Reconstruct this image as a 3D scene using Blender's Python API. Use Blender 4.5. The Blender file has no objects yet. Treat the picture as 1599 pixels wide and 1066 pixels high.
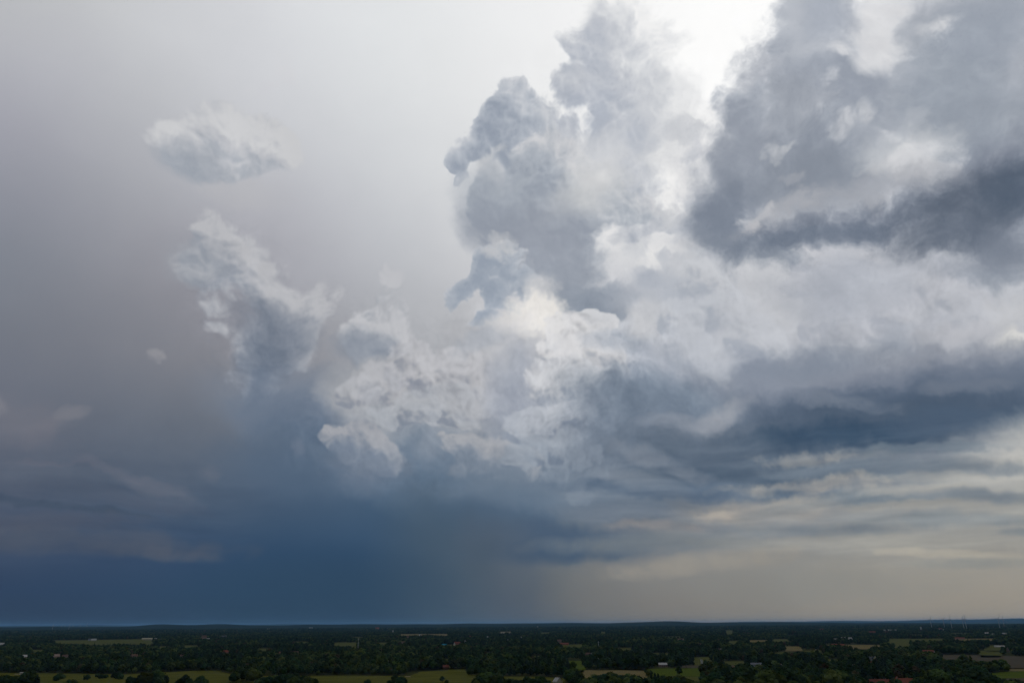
import bpy, math, random
import numpy as np
from mathutils import Vector, Matrix
R = math.radians
scene = bpy.context.scene

# ------------------------------------------------------------------ camera
CAM_H = 80.0
PITCH = 22.45
ROLL = -0.33
FPX = 1066.0                      # focal length in photo pixels (24 mm on a 36 mm wide frame)
cam_data = bpy.data.cameras.new("camera")
cam = bpy.data.objects.new("camera", cam_data)
scene.collection.objects.link(cam)
cam_data.sensor_width = 36.0
cam_data.lens = 24.0
cam_data.clip_start = 1.0
cam_data.clip_end = 120000.0
cam.matrix_world = (Matrix.Translation((0, 0, CAM_H)) @ Matrix.Rotation(R(90 + PITCH), 4, 'X')
                    @ Matrix.Rotation(R(ROLL), 4, 'Z'))
scene.camera = cam
CAM_ROT = cam.matrix_world.to_3x3()

def direction(px, py):
    """World direction in which the photo shows its pixel (px, py)."""
    return (CAM_ROT @ Vector((px - 799.5, 533.0 - py, -FPX))).normalized()

def on_ground(px, py, z=0.0):
    d = direction(px, py)
    t = (z - CAM_H) / d.z
    return Vector((d.x * t, d.y * t, z))

# ------------------------------------------------------------------ sun (behind the broken cloud, upper right)
SUN_DIR = direction(1150, 60)
SUN_EL = math.asin(SUN_DIR.z)
SUN_AZ = math.atan2(SUN_DIR.x, SUN_DIR.y)
sun_data = bpy.data.lights.new("sun", 'SUN')
sun_data.energy = 0.5
sun_data.angle = R(25)
sun_data.color = (1.0, 0.96, 0.9)
sun = bpy.data.objects.new("sun", sun_data)
scene.collection.objects.link(sun)
sun.rotation_euler = SUN_DIR.to_track_quat('Z', 'Y').to_euler()

scene.view_settings.view_transform = 'Standard'
scene.view_settings.look = 'None'
scene.view_settings.exposure = 0.0
scene.view_settings.gamma = 1.0
scene.view_settings.use_curve_mapping = False

# ------------------------------------------------------------------ world: storm sky from nodes
world = bpy.data.worlds.new("World")
scene.world = world
world.use_nodes = True
world.cycles.sampling_method = 'MANUAL'
world.cycles.sample_map_resolution = 256
NT = world.node_tree
NT.nodes.clear()
NODES, LINKS = NT.nodes, NT.links

def put(sock, v):
    if isinstance(v, bpy.types.NodeSocket):
        LINKS.new(v, sock)
    else:
        sock.default_value = v

def mth(op, a, b=None, c=None, clamp=False):
    n = NODES.new('ShaderNodeMath'); n.operation = op; n.use_clamp = clamp
    put(n.inputs[0], a)
    if b is not None: put(n.inputs[1], b)
    if c is not None: put(n.inputs[2], c)
    return n.outputs[0]

def vec(op, a, b=None, s=None, c=None):
    n = NODES.new('ShaderNodeVectorMath'); n.operation = op
    put(n.inputs[0], a)
    if b is not None: put(n.inputs[1], b)
    if c is not None: put(n.inputs[2], c)
    if s is not None: put(n.inputs['Scale'], s)
    return n.outputs['Value'] if op in ('DOT_PRODUCT', 'LENGTH', 'DISTANCE') else n.outputs['Vector']

def rng(x, a, b, c, d, smooth=True):
    n = NODES.new('ShaderNodeMapRange')
    n.interpolation_type = 'SMOOTHSTEP' if smooth else 'LINEAR'
    n.clamp = True
    put(n.inputs[0], x); put(n.inputs[1], a); put(n.inputs[2], b); put(n.inputs[3], c); put(n.inputs[4], d)
    return n.outputs[0]

def mixc(f, a, b, blend='MIX'):
    n = NODES.new('ShaderNodeMix'); n.data_type = 'RGBA'; n.blend_type = blend
    n.clamp_factor = False
    put(n.inputs[0], f); put(n.inputs[6], a); put(n.inputs[7], b)
    return n.outputs[2]

def noise(v, scale, detail, rough=0.55, lac=2.0, dist=0.0, kind='FBM', col=False):
    n = NODES.new('ShaderNodeTexNoise'); n.noise_dimensions = '3D'; n.noise_type = kind
    if kind == 'FBM': n.normalize = True
    put(n.inputs['Vector'], v); n.inputs['Scale'].default_value = scale
    n.inputs['Detail'].default_value = detail; n.inputs['Roughness'].default_value = rough
    n.inputs['Lacunarity'].default_value = lac; n.inputs['Distortion'].default_value = dist
    return n.outputs['Color'] if col else n.outputs[0]

def voro(v, scale, detail, rough=0.5, lac=2.2, rand=1.0):
    n = NODES.new('ShaderNodeTexVoronoi'); n.voronoi_dimensions = '3D'; n.feature = 'F1'
    n.normalize = True
    put(n.inputs['Vector'], v); n.inputs['Scale'].default_value = scale
    n.inputs['Detail'].default_value = detail; n.inputs['Roughness'].default_value = rough
    n.inputs['Lacunarity'].default_value = lac; n.inputs['Randomness'].default_value = rand
    return n.outputs['Distance']

def heap(col, dw, dsun, b0, blit, blobs, lit, mid, dark, a=.5, soft=.25, kf=.8, kb=.9, deep=.55, op=1.0, fade=1.0):
    """A cloud as one density field: blobs melted together, frayed by the billows, lit from the sun's side, grey where it is thick."""
    def field_(v, kk):
        f = None
        for (x, y, rx, ry, rot, w) in blobs:
            e1, e2, s1, s2 = frame_at(x, y, rot)
            s1 *= (1.0 + 2e-5 * SECTOR[0]) * 1.18; s2 *= (1.0 + 2e-5 * SECTOR[0]) * 1.18
            q1 = vec('DOT_PRODUCT', v, tuple(e1 / (rx * s1))); q2 = vec('DOT_PRODUCT', v, tuple(e2 / (ry * s2)))
            r = mth('MULTIPLY_ADD', mth('MULTIPLY_ADD', q2, q2, mth('MULTIPLY', q1, q1)), -w, w)
            f = r if f is None else mth('SMOOTH_MAX', f, r, 0.25)
        return f
    f0 = field_(dw, 0); f1 = field_(dsun, 1)
    h = mth('MULTIPLY_ADD', b0, a, f0)
    s_ = mth('SUBTRACT', mth('MAXIMUM', f0, 0.0), mth('MAXIMUM', f1, 0.0))
    m = rng(mth('MULTIPLY_ADD', mth('MINIMUM', s_, 0.0), fade, h), 0.0, soft, 0.0, op)      # the shaded side thins out
    tau = mth('MULTIPLY_ADD', s_, -kf, mth('MULTIPLY_ADD', h, deep, 0.06))
    tau = mth('MULTIPLY_ADD', blit, -kb, tau)
    c = mixc(rng(tau, -0.15, 0.38, 0.0, 1.0), rgb(lit), rgb(mid))
    c = mixc(rng(tau, 0.25, 0.85, 0.0, 1.0), c, rgb(dark))
    return mixc(m, col, c)

def rgb(c):
    g = 0.3 * c[0] + 0.59 * c[1] + 0.11 * c[2]
    c = [g + (v - g) * 0.86 for v in c]
    return (c[0] / 255.0, c[1] / 255.0, c[2] / 255.0, 1.0)

tc = NODES.new('ShaderNodeTexCoord')
D = vec('NORMALIZE', tc.outputs['Generated'])

# shared noise: a broad swirl, wisps and cauliflower puffs, all on the sphere of directions
sw = vec('SUBTRACT', noise(D, 5.5, 3.0, 0.55, col=True), (0.5, 0.5, 0.5))
sx0 = NODES.new('ShaderNodeSeparateXYZ'); LINKS.new(D, sx0.inputs[0])
lofty = rng(sx0.outputs[2], 0.03, 0.27, 0.12, 1.0)            # clouds far off look smaller and flatter
calm = NODES.new('ShaderNodeCombineXYZ'); put(calm.inputs[0], 1.0); put(calm.inputs[1], 1.0); LINKS.new(lofty, calm.inputs[2])
sw = vec('MULTIPLY', sw, calm.outputs[0])
D1 = vec('MULTIPLY_ADD', sw, (0.060,) * 3, c=D)
fw = vec('SUBTRACT', noise(D1, 19.0, 5.0, 0.64, col=True), (0.5, 0.5, 0.5))
fw = vec('MULTIPLY', fw, calm.outputs[0])
DW = vec('MULTIPLY_ADD', fw, (0.046,) * 3, c=D1)          # warped direction used by every stroke
n_fbm = mth('MULTIPLY', mth('SUBTRACT', noise(DW, 24.0, 7.0, 0.64), 0.5), 2.2)   # about -0.5 .. 0.5, wispy
o = direction(860, 480)
SUNWARD = (SUN_DIR - o * SUN_DIR.dot(o)).normalized()
def billow(v):
    """Rounded heaps with sharp valleys between them, at five sizes; about -0.3 .. 0.7."""
    w = 0.62; f = 20.0; tot = None
    for k in range(4):
        n_ = mth('ABSOLUTE', mth('SUBTRACT', noise(v, f, 0.0 if k < 3 else 1.0), 0.5))
        tot = mth('MULTIPLY', n_, 3.4 * w) if tot is None else mth('MULTIPLY_ADD', n_, 3.4 * w, tot)
        w *= 0.60; f *= 2.13
    return mth('SUBTRACT', tot, 0.46)
DB = vec('MULTIPLY_ADD', fw, (0.014,) * 3, c=D1)
B0 = billow(DB)
B1 = billow(vec('ADD', DB, tuple(SUNWARD * 0.0075)))
B_lit = mth('SUBTRACT', B0, B1)
def puffs(v):
    w = vec('MULTIPLY_ADD', vec('SUBTRACT', noise(v, 40.0, 2.0, 0.5, col=True), (0.5, 0.5, 0.5)), (0.022,) * 3, c=v)
    return mth('SUBTRACT', voro(w, 13.0, 2.3, 0.42, 2.4), 0.40)
DV = vec('MULTIPLY_ADD', fw, (0.012,) * 3, c=D1)
puf_a = puffs(DV)                                          # creased, cauliflower-like
n_puf = mth('MULTIPLY_ADD', n_fbm, 0.45, puf_a)
relief = mth('MULTIPLY', B_lit, mth('MULTIPLY_ADD', lofty, 0.7, 0.3))     # > 0 on the sides turned to the sun

# background tones: rows of elevation, each a ramp over azimuth
#BACKGROUND#
XS = [0, 200, 400, 600, 800, 1000, 1200, 1400, 1599]
GRID = [
 (0,   [(186,188,190),(197,199,203),(213,215,219),(226,229,231),(238,239,240),(246,246,246),(250,250,250),(235,236,238),(206,209,216)]),
 (100, [(170,171,182),(190,192,197),(206,208,213),(221,224,226),(236,237,238),(246,246,246),(250,250,250),(225,227,232),(195,199,208)]),
 (200, [(157,158,170),(178,180,185),(195,197,203),(212,215,218),(231,232,233),(240,240,240),(240,240,240),(205,208,216),(175,181,192)]),
 (300, [(140,143,155),(163,165,173),(180,181,189),(200,203,208),(222,223,224),(235,234,234),(225,225,228),(190,193,202),(160,167,180)]),
 (400, [(124,130,142),(146,147,156),(161,161,171),(186,189,195),(210,211,214),(222,222,224),(212,213,218),(196,199,206),(180,185,196)]),
 (500, [(113,119,131),(131,133,142),(144,144,153),(168,171,177),(192,192,196),(202,203,208),(202,204,210),(194,197,204),(190,192,200)]),
 (600, [(105,110,124),(116,120,131),(127,129,137),(148,151,159),(165,168,175),(176,180,188),(180,184,192),(172,176,186),(162,168,180)]),
 (700, [(88,97,115),(90,101,117),(94,106,123),(100,116,136),(118,132,150),(122,136,152),(118,130,147),(128,138,150),(160,162,160)]),
 (800, [(77,88,108),(71,86,108),(62,84,111),(58,86,115),(74,96,120),(112,122,134),(134,138,142),(142,146,148),(152,153,150)]),
 (880, [(51,71,102),(47,70,103),(40,70,103),(46,75,106),(96,107,118),(132,132,130),(140,140,136),(150,148,140),(154,150,141)]),
 (925, [(46,66,95),(44,68,97),(41,70,98),(46,73,98),(84,95,105),(124,123,120),(136,133,126),(148,142,131),(154,147,135)]),
 (972, [(44,62,86),(43,64,88),(42,67,90),(47,70,91),(82,90,97),(122,118,112),(136,130,120),(146,137,124),(152,143,128)]),
]
def grid_colour(px, py):
    px = min(max(px, 0), 1599); py = min(max(py, 0), 972)
    i = max(k for k in range(len(XS)) if XS[k] <= px); i = min(i, len(XS) - 2)
    j = max(k for k in range(len(GRID)) if GRID[k][0] <= py); j = min(j, len(GRID) - 2)
    u = (px - XS[i]) / (XS[i + 1] - XS[i]); v = (py - GRID[j][0]) / (GRID[j + 1][0] - GRID[j][0])
    a, b = GRID[j][1], GRID[j + 1][1]
    return [((a[i][k] * (1 - u) + a[i + 1][k] * u) * (1 - v) + (b[i][k] * (1 - u) + b[i + 1][k] * u) * v) / 255.0 for k in range(3)]
INV = CAM_ROT.transposed()
def photo_pixel(d):
    c = INV @ d
    return 799.5 + FPX * c.x / -c.z, 533.0 - FPX * c.y / -c.z
sx = NODES.new('ShaderNodeSeparateXYZ'); LINKS.new(D1, sx.inputs[0])
azim = mth('ARCTAN2', sx.outputs[0], sx.outputs[1])
elev = mth('ARCSINE', sx.outputs[2])
AZ_MAX = R(52)
az_t = rng(azim, -AZ_MAX, AZ_MAX, 0.0, 1.0, smooth=False)
ELS = [0.0, 2.3, 5, 9, 14, 18.5, 23, 27.5, 32, 37, 42, 47, 53]
base = None
for j, e in enumerate(ELS):
    cr = NODES.new('ShaderNodeValToRGB'); cr.color_ramp.interpolation = 'B_SPLINE'
    el = cr.color_ramp.elements
    n = 21
    for k in range(n - 2): el.new((k + 1) / (n - 1))
    for k in range(n):
        a = -AZ_MAX + 2 * AZ_MAX * k / (n - 1)
        d = Vector((math.sin(a) * math.cos(R(e)), math.cos(a) * math.cos(R(e)), math.sin(R(e))))
        c = grid_colour(*photo_pixel(d))
        el[k].position = k / (n - 1)
        gg = 0.3 * c[0] + 0.59 * c[1] + 0.11 * c[2]; c = [gg + (v_ - gg) * 0.88 for v_ in c]
        el[k].color = (c[0], c[1], c[2], 1)
    LINKS.new(az_t, cr.inputs[0])
    if base is None: base = cr.outputs[0]
    else: base = mixc(rng(elev, R(ELS[j - 1]), R(e), 0.0, 1.0, smooth=False), base, cr.outputs[0])
# unseen cover: even grey, lighter overhead, kept dim to lower light on the land
back = mth('MULTIPLY', rng(sx.outputs[1], 0.45, -0.2, 0.0, 1.0), 1.0)
base = mixc(back, base, mixc(rng(elev, 0.0, 1.2, 0.0, 1.0), (0.40, 0.44, 0.49, 1), (0.52, 0.55, 0.60, 1)))
base = mixc(rng(elev, R(56), R(80), 0.0, 1.0), base, (0.54, 0.57, 0.62, 1))

def frame_at(x, y, rot):
    c0 = direction(x, y); a = R(rot)
    t1 = (direction(x + 2 * math.cos(a), y + 2 * math.sin(a)) - c0).normalized()
    e1 = (t1 - c0 * t1.dot(c0)).normalized()
    s1 = (direction(x + math.cos(a), y + math.sin(a)) - c0).length
    s2 = (direction(x - math.sin(a), y + math.cos(a)) - c0).length
    return e1, c0.cross(e1), s1, s2

def stroke(col, dw, puf, fbm, x, y, rx, ry, rot, c, op=1.0, soft=0.4, nz=0.0, kind='p'):
    """One body of cloud: an ellipse of directions whose edge the shared noise frays by about nz pixels."""
    e1, e2, s1, s2 = frame_at(x, y, rot)
    s1 *= 1.0 + 2e-5 * SECTOR[0]; s2 *= 1.0 + 2e-5 * SECTOR[0]    # keeps the sectors' nodes apart in the compiler
    q1 = vec('DOT_PRODUCT', dw, tuple(e1 / (rx * s1)))
    q2 = vec('DOT_PRODUCT', dw, tuple(e2 / (ry * s2)))
    r = mth('MULTIPLY_ADD', q2, q2, mth('MULTIPLY', q1, q1))
    if kind == 'f' and soft >= 0.7: nz *= 0.6
    if y < 600:                       # cool greys, not blues
        g = 0.3 * c[0] + 0.59 * c[1] + 0.11 * c[2]
        c = tuple(v * 0.88 + g * 0.12 for v in c)
    if nz:
        r = mth('MULTIPLY_ADD', puf if kind == 'p' else fbm, 2 * nz / min(rx, ry) * (2.4 if kind == 'p' else 3.0), r)
    m = rng(r, (1.0 + soft * 0.6) ** 2, (1.0 - soft) ** 2 - max(0.0, soft - 0.4), 0.0, op)
    return mixc(m, col, rgb(c))
#STROKES#
def heads(light, dark, spots, op=.9, nz=4):
    """Cauliflower heads: small crisp bulges, each with its own shaded underside."""
    out = []
    for (x, y, r) in spots:
        out.append((x, y, r, r * .88, (x * 37 + y * 11) % 90, light, op, .26, nz, 'p'))
        out.append((x - r * .22, y + r * .42, r * .85, r * .62, 20, dark, op * .42, .95, 2, 'p'))
    return out
def bank_tone(x, y):
    """Mid grey of the heaped bank: it sinks from pale to slate towards its base."""
    ys = [480, 560, 600, 650, 700, 760]
    if x < 780: t = [(186,187,191),(178,178,183),(170,171,177),(156,161,169),(134,145,158),(106,123,143)]
    elif x < 985: t = [(204,203,204),(197,197,200),(188,190,195),(164,170,180),(144,153,165),(120,134,150)]
    else: t = [(190,193,199),(184,188,196),(176,180,189),(160,167,180),(120,134,150),(100,118,138)]
    y = min(max(y, 480), 759.9); k = max(i for i in range(6) if ys[i] <= y); u = (y - ys[k]) / (ys[k + 1] - ys[k])
    return tuple(t[k][i] * (1 - u) + t[k + 1][i] * u for i in range(3))
def heaps(spots, op=.8, soft=.34, up=15, down=36, tone=None):
    """Overlapping heaps, the far ones first."""
    out = []
    for (x, y, r) in sorted(spots, key=lambda q: q[1]):
        b = tone or bank_tone(x, y)
        j = ((x * 7 + y * 13) % 11 - 5) / 10
        out.append(dict(blobs=[(x, y, r * .95, r * .80, 20 * j, 1.0), (x - r * (.5 - .2 * j), y + r * .42, r * .62, r * .52, 0, .9), (x + r * .5, y + r * (.30 + .2 * j), r * .52, r * .48, 0, .8)],
                        lit=tuple(v + up for v in b), mid=b, dark=(b[0] - down * 1.1, b[1] - down * .92, b[2] - down * .66), a=.6, soft=soft, kf=1.0, kb=1.1, deep=.72, op=op, fade=1.0))
    return out
STROKES = [
 # sunlit gap
 (1130,60,110,120,0,(252,252,251),1,.6,16,'f'),
 (1040,275,75,110,20,(248,247,245),1,.5,16,'f'),
 # bank behind everything
 (1100,490,190,120,0,(200,202,208),.9,.6,18,'p'),
 (890,590,130,80,0,(192,193,198),.95,.5,14,'p'),
 # ---- lone cloud, upper left
 (370,288,70,28,20,(182,182,186),.4,.9,10,'f'),
 dict(blobs=[(432,110,26,34,-25,.45),(405,128,26,16,0,.4)], lit=(208,208,212), mid=(200,200,207), dark=(186,187,199), a=.5, soft=.6, op=.5),
 dict(blobs=[(272,218,40,38,0,1),(310,225,54,46,0,1.2),(350,202,56,44,0,1.2),(398,212,56,42,0,1.2),(434,220,32,38,0,1),(320,248,50,24,10,.9),(360,240,66,32,0,1.1)],
      lit=(200,201,204), mid=(187,189,195), dark=(166,172,182), a=.6, soft=.6, kf=.8, kb=.7, deep=.42, fade=0),
 (292,250,50,20,12,(148,157,171),.7,1,10,'f'),
 # ---- left tower
 (300,400,44,44,0,(152,156,166),.5,.9,12,'f'),
 dict(blobs=[(322,348,28,28,20,1),(342,378,42,36,45,1.2),(372,405,44,40,40,1.2),(402,425,36,40,20,1.2),(335,425,58,50,20,1.1),(425,462,52,40,20,1.2),(470,472,40,32,0,1.1),(488,448,14,28,10,.6),(512,456,18,14,-30,.5),(422,412,12,14,0,.5),
             (440,505,60,50,0,1.2),(410,545,52,54,0,1.1),(400,590,32,42,0,1),(335,522,22,13,0,.6),(335,480,34,24,0,.6),(470,530,26,44,10,.8),(372,585,26,20,0,.5)],
      lit=(184,185,190), mid=(168,171,179), dark=(146,153,165), a=.7, soft=.7, kf=.6, kb=.8, deep=.42, fade=.2, op=.95),
 (305,418,34,30,30,(148,156,167),.35,1,12,'f'),
 (425,515,58,42,20,(106,119,139),.8,.95,9,'f'),
 (412,560,40,42,0,(98,113,135),.85,.9,8,'f'),
 (402,600,20,28,6,(99,114,136),.9,.8,7,'f'),
 dict(blobs=[(224,560,16,13,0,.7)], lit=(148,148,154), mid=(140,141,149), dark=(128,130,141), a=.5, soft=.7, op=.7),
 # ---- second small tower
 dict(blobs=[(602,432,20,16,0,.6),(590,466,12,9,0,.6),(575,508,36,28,0,1),(560,535,36,34,0,.9),(600,530,34,34,0,.9),(622,512,24,30,0,.6),(560,575,26,24,0,.7),(585,560,36,24,0,.8)],
      lit=(190,191,196), mid=(174,177,184), dark=(148,155,167), a=.5, soft=.5, kf=.8, kb=.7, deep=.45, op=.9, fade=.8),
 (576,545,48,26,0,(130,142,160),.75,1,7,'f'),
 # ---- broad lower-left bank
 (470,630,130,50,8,(116,129,148),.9,.9,8,'f'),
 (470,660,110,34,8,(100,116,138),.8,.9,8,'f'),
 (550,610,50,36,0,(150,154,162),.85,.6,12,'p'),
 (640,630,115,66,0,(165,168,174),.95,.5,14,'p'),
 (720,595,80,46,0,(174,175,180),.9,.5,12,'p'),
 (595,595,46,36,0,(166,168,174),.8,.5,10,'p'),
 (690,660,90,30,0,(150,157,168),.7,.7,10,'p'),
 (620,655,60,24,0,(152,158,168),.7,.7,8,'p'),
 (655,735,80,60,0,(92,114,138),.95,.8,10,'f'),
 (470,720,110,50,0,(80,102,128),.7,.9,8,'f'),
 *heaps([(640,568,44),(598,600,46),(682,588,42),(735,585,40),(748,622,30),(700,632,42),(650,640,38),(600,648,26),(560,612,34),(720,560,30)], .65),
 (675,690,30,14,-40,(140,150,164),.6,.8,9,'p'),
 dict(blobs=[(528,690,20,20,0,.9),(552,682,26,20,0,1),(585,688,28,22,0,1),(562,708,40,26,0,1),(600,712,26,26,0,.8),(575,730,40,20,0,.8),(550,742,20,12,0,.5)],
      lit=(158,161,169), mid=(138,146,159), dark=(112,126,146), a=.6, soft=.5, kf=1.1, kb=.9, deep=.9, fade=.5),
 (566,732,50,20,0,(106,121,142),.6,1,10,'f'),
 (600,728,34,18,0,(112,126,145),.5,1,10,'f'),
 dict(blobs=[(712,694,24,18,0,.9),(740,690,30,22,0,1),(772,700,30,22,0,1),(805,710,30,22,0,.9),(745,716,50,20,0,.9),(795,734,46,20,0,.7),(720,730,34,16,0,.6),(692,678,10,6,-30,.4)],
      lit=(160,163,170), mid=(140,148,160), dark=(114,129,147), a=.6, soft=.5, kf=1.1, kb=.9, deep=.85, fade=.5),
 (765,765,90,26,0,(104,122,142),.7,1,9,'f'),
 (570,752,50,18,0,(100,117,139),.6,1,9,'f'),
 (760,805,110,30,0,(74,99,126),.8,.9,10,'f'),
 # ---- central tower
 dict(blobs=[(960,40,60,60,0,.8),(1010,90,46,70,0,.7),(1050,80,30,20,-40,.4)], lit=(240,240,240), mid=(222,224,227), dark=(204,208,214), a=.6, soft=.5, kf=.5, kb=.6, deep=.4),
 dict(blobs=[(905,75,34,44,0,.9),(945,60,40,60,0,.9),(890,140,34,50,0,1),(875,205,40,36,0,.9),(945,140,66,76,0,1),(1000,170,50,70,0,.8),(960,230,70,60,0,1),(990,300,46,60,10,1),(975,370,40,34,30,.8)],
      lit=(220,222,225), mid=(194,198,206), dark=(174,181,194), a=.65, soft=.6, kf=.6, kb=.6, deep=.6),
 dict(blobs=[(800,150,30,30,0,.9),(800,190,44,44,0,1),(760,215,36,26,-25,.9),(735,232,26,22,-20,.9),(715,252,17,22,-20,.9),(727,280,11,15,0,.7),(835,225,40,40,0,.9),(790,238,36,26,0,.9),(845,190,30,34,0,.7)],
      lit=(202,205,211), mid=(178,185,196), dark=(148,158,174), a=.6, soft=.45, kf=.6, kb=.6, deep=.65, fade=.2),
 dict(blobs=[(790,285,40,36,0,1),(790,330,48,50,0,1),(840,300,60,60,0,1),(800,380,50,34,20,1),(870,270,60,50,0,1),(900,350,80,70,0,1),(880,430,54,44,20,1),(920,480,60,26,10,1),(975,492,44,16,0,.8),(1000,350,30,60,20,.7),(764,325,26,40,0,.9),(860,235,50,30,0,.8)],
      lit=(206,207,211), mid=(174,181,191), dark=(144,153,168), a=.6, soft=.4, kf=.6, kb=.6, deep=.6, fade=0),
 (1045,190,46,70,0,(206,209,214),.6,1,26,'f'),
 (764,246,30,6,-40,(216,215,214),.7,.9,6,'f'),
 (775,258,24,16,0,(196,199,204),.6,.9,8,'f'),
 (945,245,42,32,-20,(217,218,220),.85,1,8,'f'),
 (915,300,60,32,-20,(202,204,206),.8,1,8,'f'),
 (790,300,60,50,0,(158,167,180),.7,1,8,'f'),
 (795,365,62,50,20,(142,151,167),1,.8,10,'p'),
 (865,385,70,64,40,(148,156,171),.9,.9,10,'f'),
 (880,450,54,46,20,(146,155,170),.95,.6,12,'p'),
 (930,485,70,30,10,(140,151,167),.95,.6,10,'p'),
 (965,485,60,26,0,(126,139,157),.9,.9,6,'f'),
 (1020,480,70,32,0,(174,180,192),.75,.8,12,'p'),
 dict(blobs=[(775,405,40,28,-25,1),(745,432,32,20,-40,.9),(718,456,30,16,-25,.9),(700,474,13,14,0,.6),(805,430,36,20,20,.9),(780,470,36,16,20,.6),(825,455,26,22,0,.7),(760,500,36,14,-20,.5),(790,450,30,16,0,.6)],
      lit=(198,199,204), mid=(166,174,186), dark=(146,157,173), a=.85, soft=.35, kf=.3, kb=.6, deep=.9, fade=.3),
 (752,532,50,14,-20,(168,174,185),.8,.7,12,'f'),
 (786,384,24,16,20,(196,197,200),.6,1,26,'f'),
 (812,396,18,12,0,(202,202,203),.55,1,26,'f'),
 (770,398,16,10,0,(190,192,197),.5,1,24,'f'),
 (846,450,24,24,0,(206,205,206),.7,.8,16,'f'),
 (846,500,58,32,10,(230,226,221),1,.5,10,'f'),
 (792,505,36,16,0,(210,208,208),.7,.8,10,'f'),
 (952,378,24,18,0,(240,238,237),.95,.7,14,'f'),
 (1000,395,64,34,0,(216,217,220),.8,.8,16,'f'),
 (1036,402,32,26,0,(232,231,230),.9,.6,10,'f'),
 (1010,355,56,12,-25,(186,191,201),.8,.7,8,'f'),
 (1090,280,50,90,8,(206,207,212),.55,.9,30,'f'),
 dict(blobs=[(1085,240,26,40,10,.6),(1095,300,30,40,0,.8),(1070,345,34,24,0,.8),(1015,358,46,14,-25,.8),(1095,370,40,24,0,.8),(1060,420,40,26,20,.8),(1020,445,34,20,0,.6),(1100,440,40,26,20,.8),(1060,300,16,26,0,.4)], lit=(230,229,229), mid=(196,199,206), dark=(162,170,184), a=.95, soft=.6, kf=.3, kb=.6, deep=.75, op=.75, fade=.2),
 (1080,200,46,16,20,(190,194,202),.7,.8,14,'f'),
 (1055,330,40,16,-20,(196,199,205),.8,.8,14,'f'),
 (1095,385,34,18,0,(216,215,217),.7,.8,10,'f'),
 (1016,442,20,16,0,(154,164,182),.7,.8,8,'p'),
 (1050,445,24,10,0,(164,173,188),.7,.8,7,'p'),
 # ---- cauliflower bank under the tower
 (800,610,40,62,10,(150,158,174),.9,.8,10,'p'),
 *heaps([(885,522,34),(930,515,30),(872,548,34),(915,545,32),(955,562,30),(864,592,38),(908,598,32),(946,604,26),(1000,572,28),(1022,540,32),(985,525,24),(925,622,22)], .8),
 (972,545,46,18,8,(154,165,182),.75,.9,10,'p'),
 (990,640,120,50,10,(134,146,162),.6,1,12,'f'),
 *heaps([(800,655,24),(826,648,28),(860,645,36),(896,648,30),(955,640,26),(990,612,30),(832,690,32),(880,690,34),(900,712,26),(926,704,18),(860,738,30),(932,748,24),(905,770,20),(800,705,24)], .75, .4),
 (925,670,22,28,0,(126,140,157),.6,1,9,'f'),
 (880,770,130,34,8,(108,125,144),.85,1,12,'f'),
 (905,768,26,14,0,(136,145,156),.6,.9,8,'f'),
 (800,775,60,18,0,(96,116,138),.7,.8,7,'p'),
 # ---- bank, centre right
 (1235,430,50,90,10,(222,221,222),.9,.7,12,'f'),
 (1252,388,26,20,0,(236,232,230),.85,.7,10,'f'),
 (1190,480,40,26,0,(228,225,224),.7,.8,8,'f'),
 (1125,450,100,60,0,(198,201,207),.8,.7,14,'p'),
 (1150,425,70,30,0,(210,211,214),.7,.7,12,'p'),
 (1085,482,60,26,30,(174,182,196),.85,.8,10,'p'),
 (1020,510,40,30,0,(202,203,207),.8,.5,9,'p'),
 (1085,550,66,44,0,(184,189,200),.9,.7,12,'p'),
 (1050,600,70,48,0,(166,173,187),.9,.8,12,'p'),
 (1128,575,44,22,-55,(208,208,211),.85,.6,10,'p'),
 (1095,635,46,26,-45,(206,204,204),.9,.6,9,'p'),
 (1180,560,70,56,0,(190,193,202),.9,.6,12,'p'),
 *heaps([(1110,435,46),(1065,500,40),(1140,488,46),(1080,545,44),(1180,525,46),(1130,585,42),(1095,628,36),(1190,605,44)], .65, .45),
 (1050,595,60,40,0,(164,172,186),.6,1,12,'f'),
 (1085,550,46,30,0,(180,186,198),.5,1,12,'f'),
 (1184,582,30,32,0,(156,165,182),.95,.7,8,'p'),
 (1210,640,80,40,0,(172,176,187),.85,.8,10,'f'),
 (1400,465,200,96,0,(190,193,199),.95,.5,12,'p'),
 *heaps([(1275,400,34),(1350,396,50),(1262,445,36),(1330,450,54),(1430,440,58),(1300,505,50),(1390,492,56),(1490,480,56),(1450,528,54)], .65, .45, 14, 30, (181,183,191)),
 (1325,440,100,40,-10,(172,177,188),.5,1,12,'f'),
 (1480,500,110,30,-4,(172,177,187),.5,1,10,'f'),
 (1300,460,60,50,-25,(168,175,189),.9,.9,8,'p'),
 (1370,440,50,30,-25,(178,184,196),.8,.9,8,'p'),
 (1330,540,120,26,0,(170,174,184),.7,.9,12,'f'),
 (1400,525,44,22,-10,(160,168,182),.8,.8,8,'f'),
 (1490,525,90,20,-3,(190,190,196),.8,.6,7,'p'),
 (1530,425,80,24,5,(140,149,165),.9,.8,10,'f'),
 (1560,440,60,18,0,(118,131,149),.9,.8,6,'f'),
 (1560,492,50,22,0,(198,199,202),.8,.6,10,'f'),
 (1580,526,34,14,0,(222,219,214),.9,.8,10,'f'),
 (1588,526,18,9,0,(245,240,230),.9,.8,7,'f'),
 (1340,455,280,80,0,(172,176,187),.38,1,14,'f'),
 (1130,500,130,60,0,(178,183,193),.35,1,14,'f'),
 (650,712,130,22,0,(124,137,154),.45,1,12,'f'),
 (900,735,120,34,6,(120,134,151),.5,1,12,'f'),
 # ---- dark ragged mass, upper right
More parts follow.
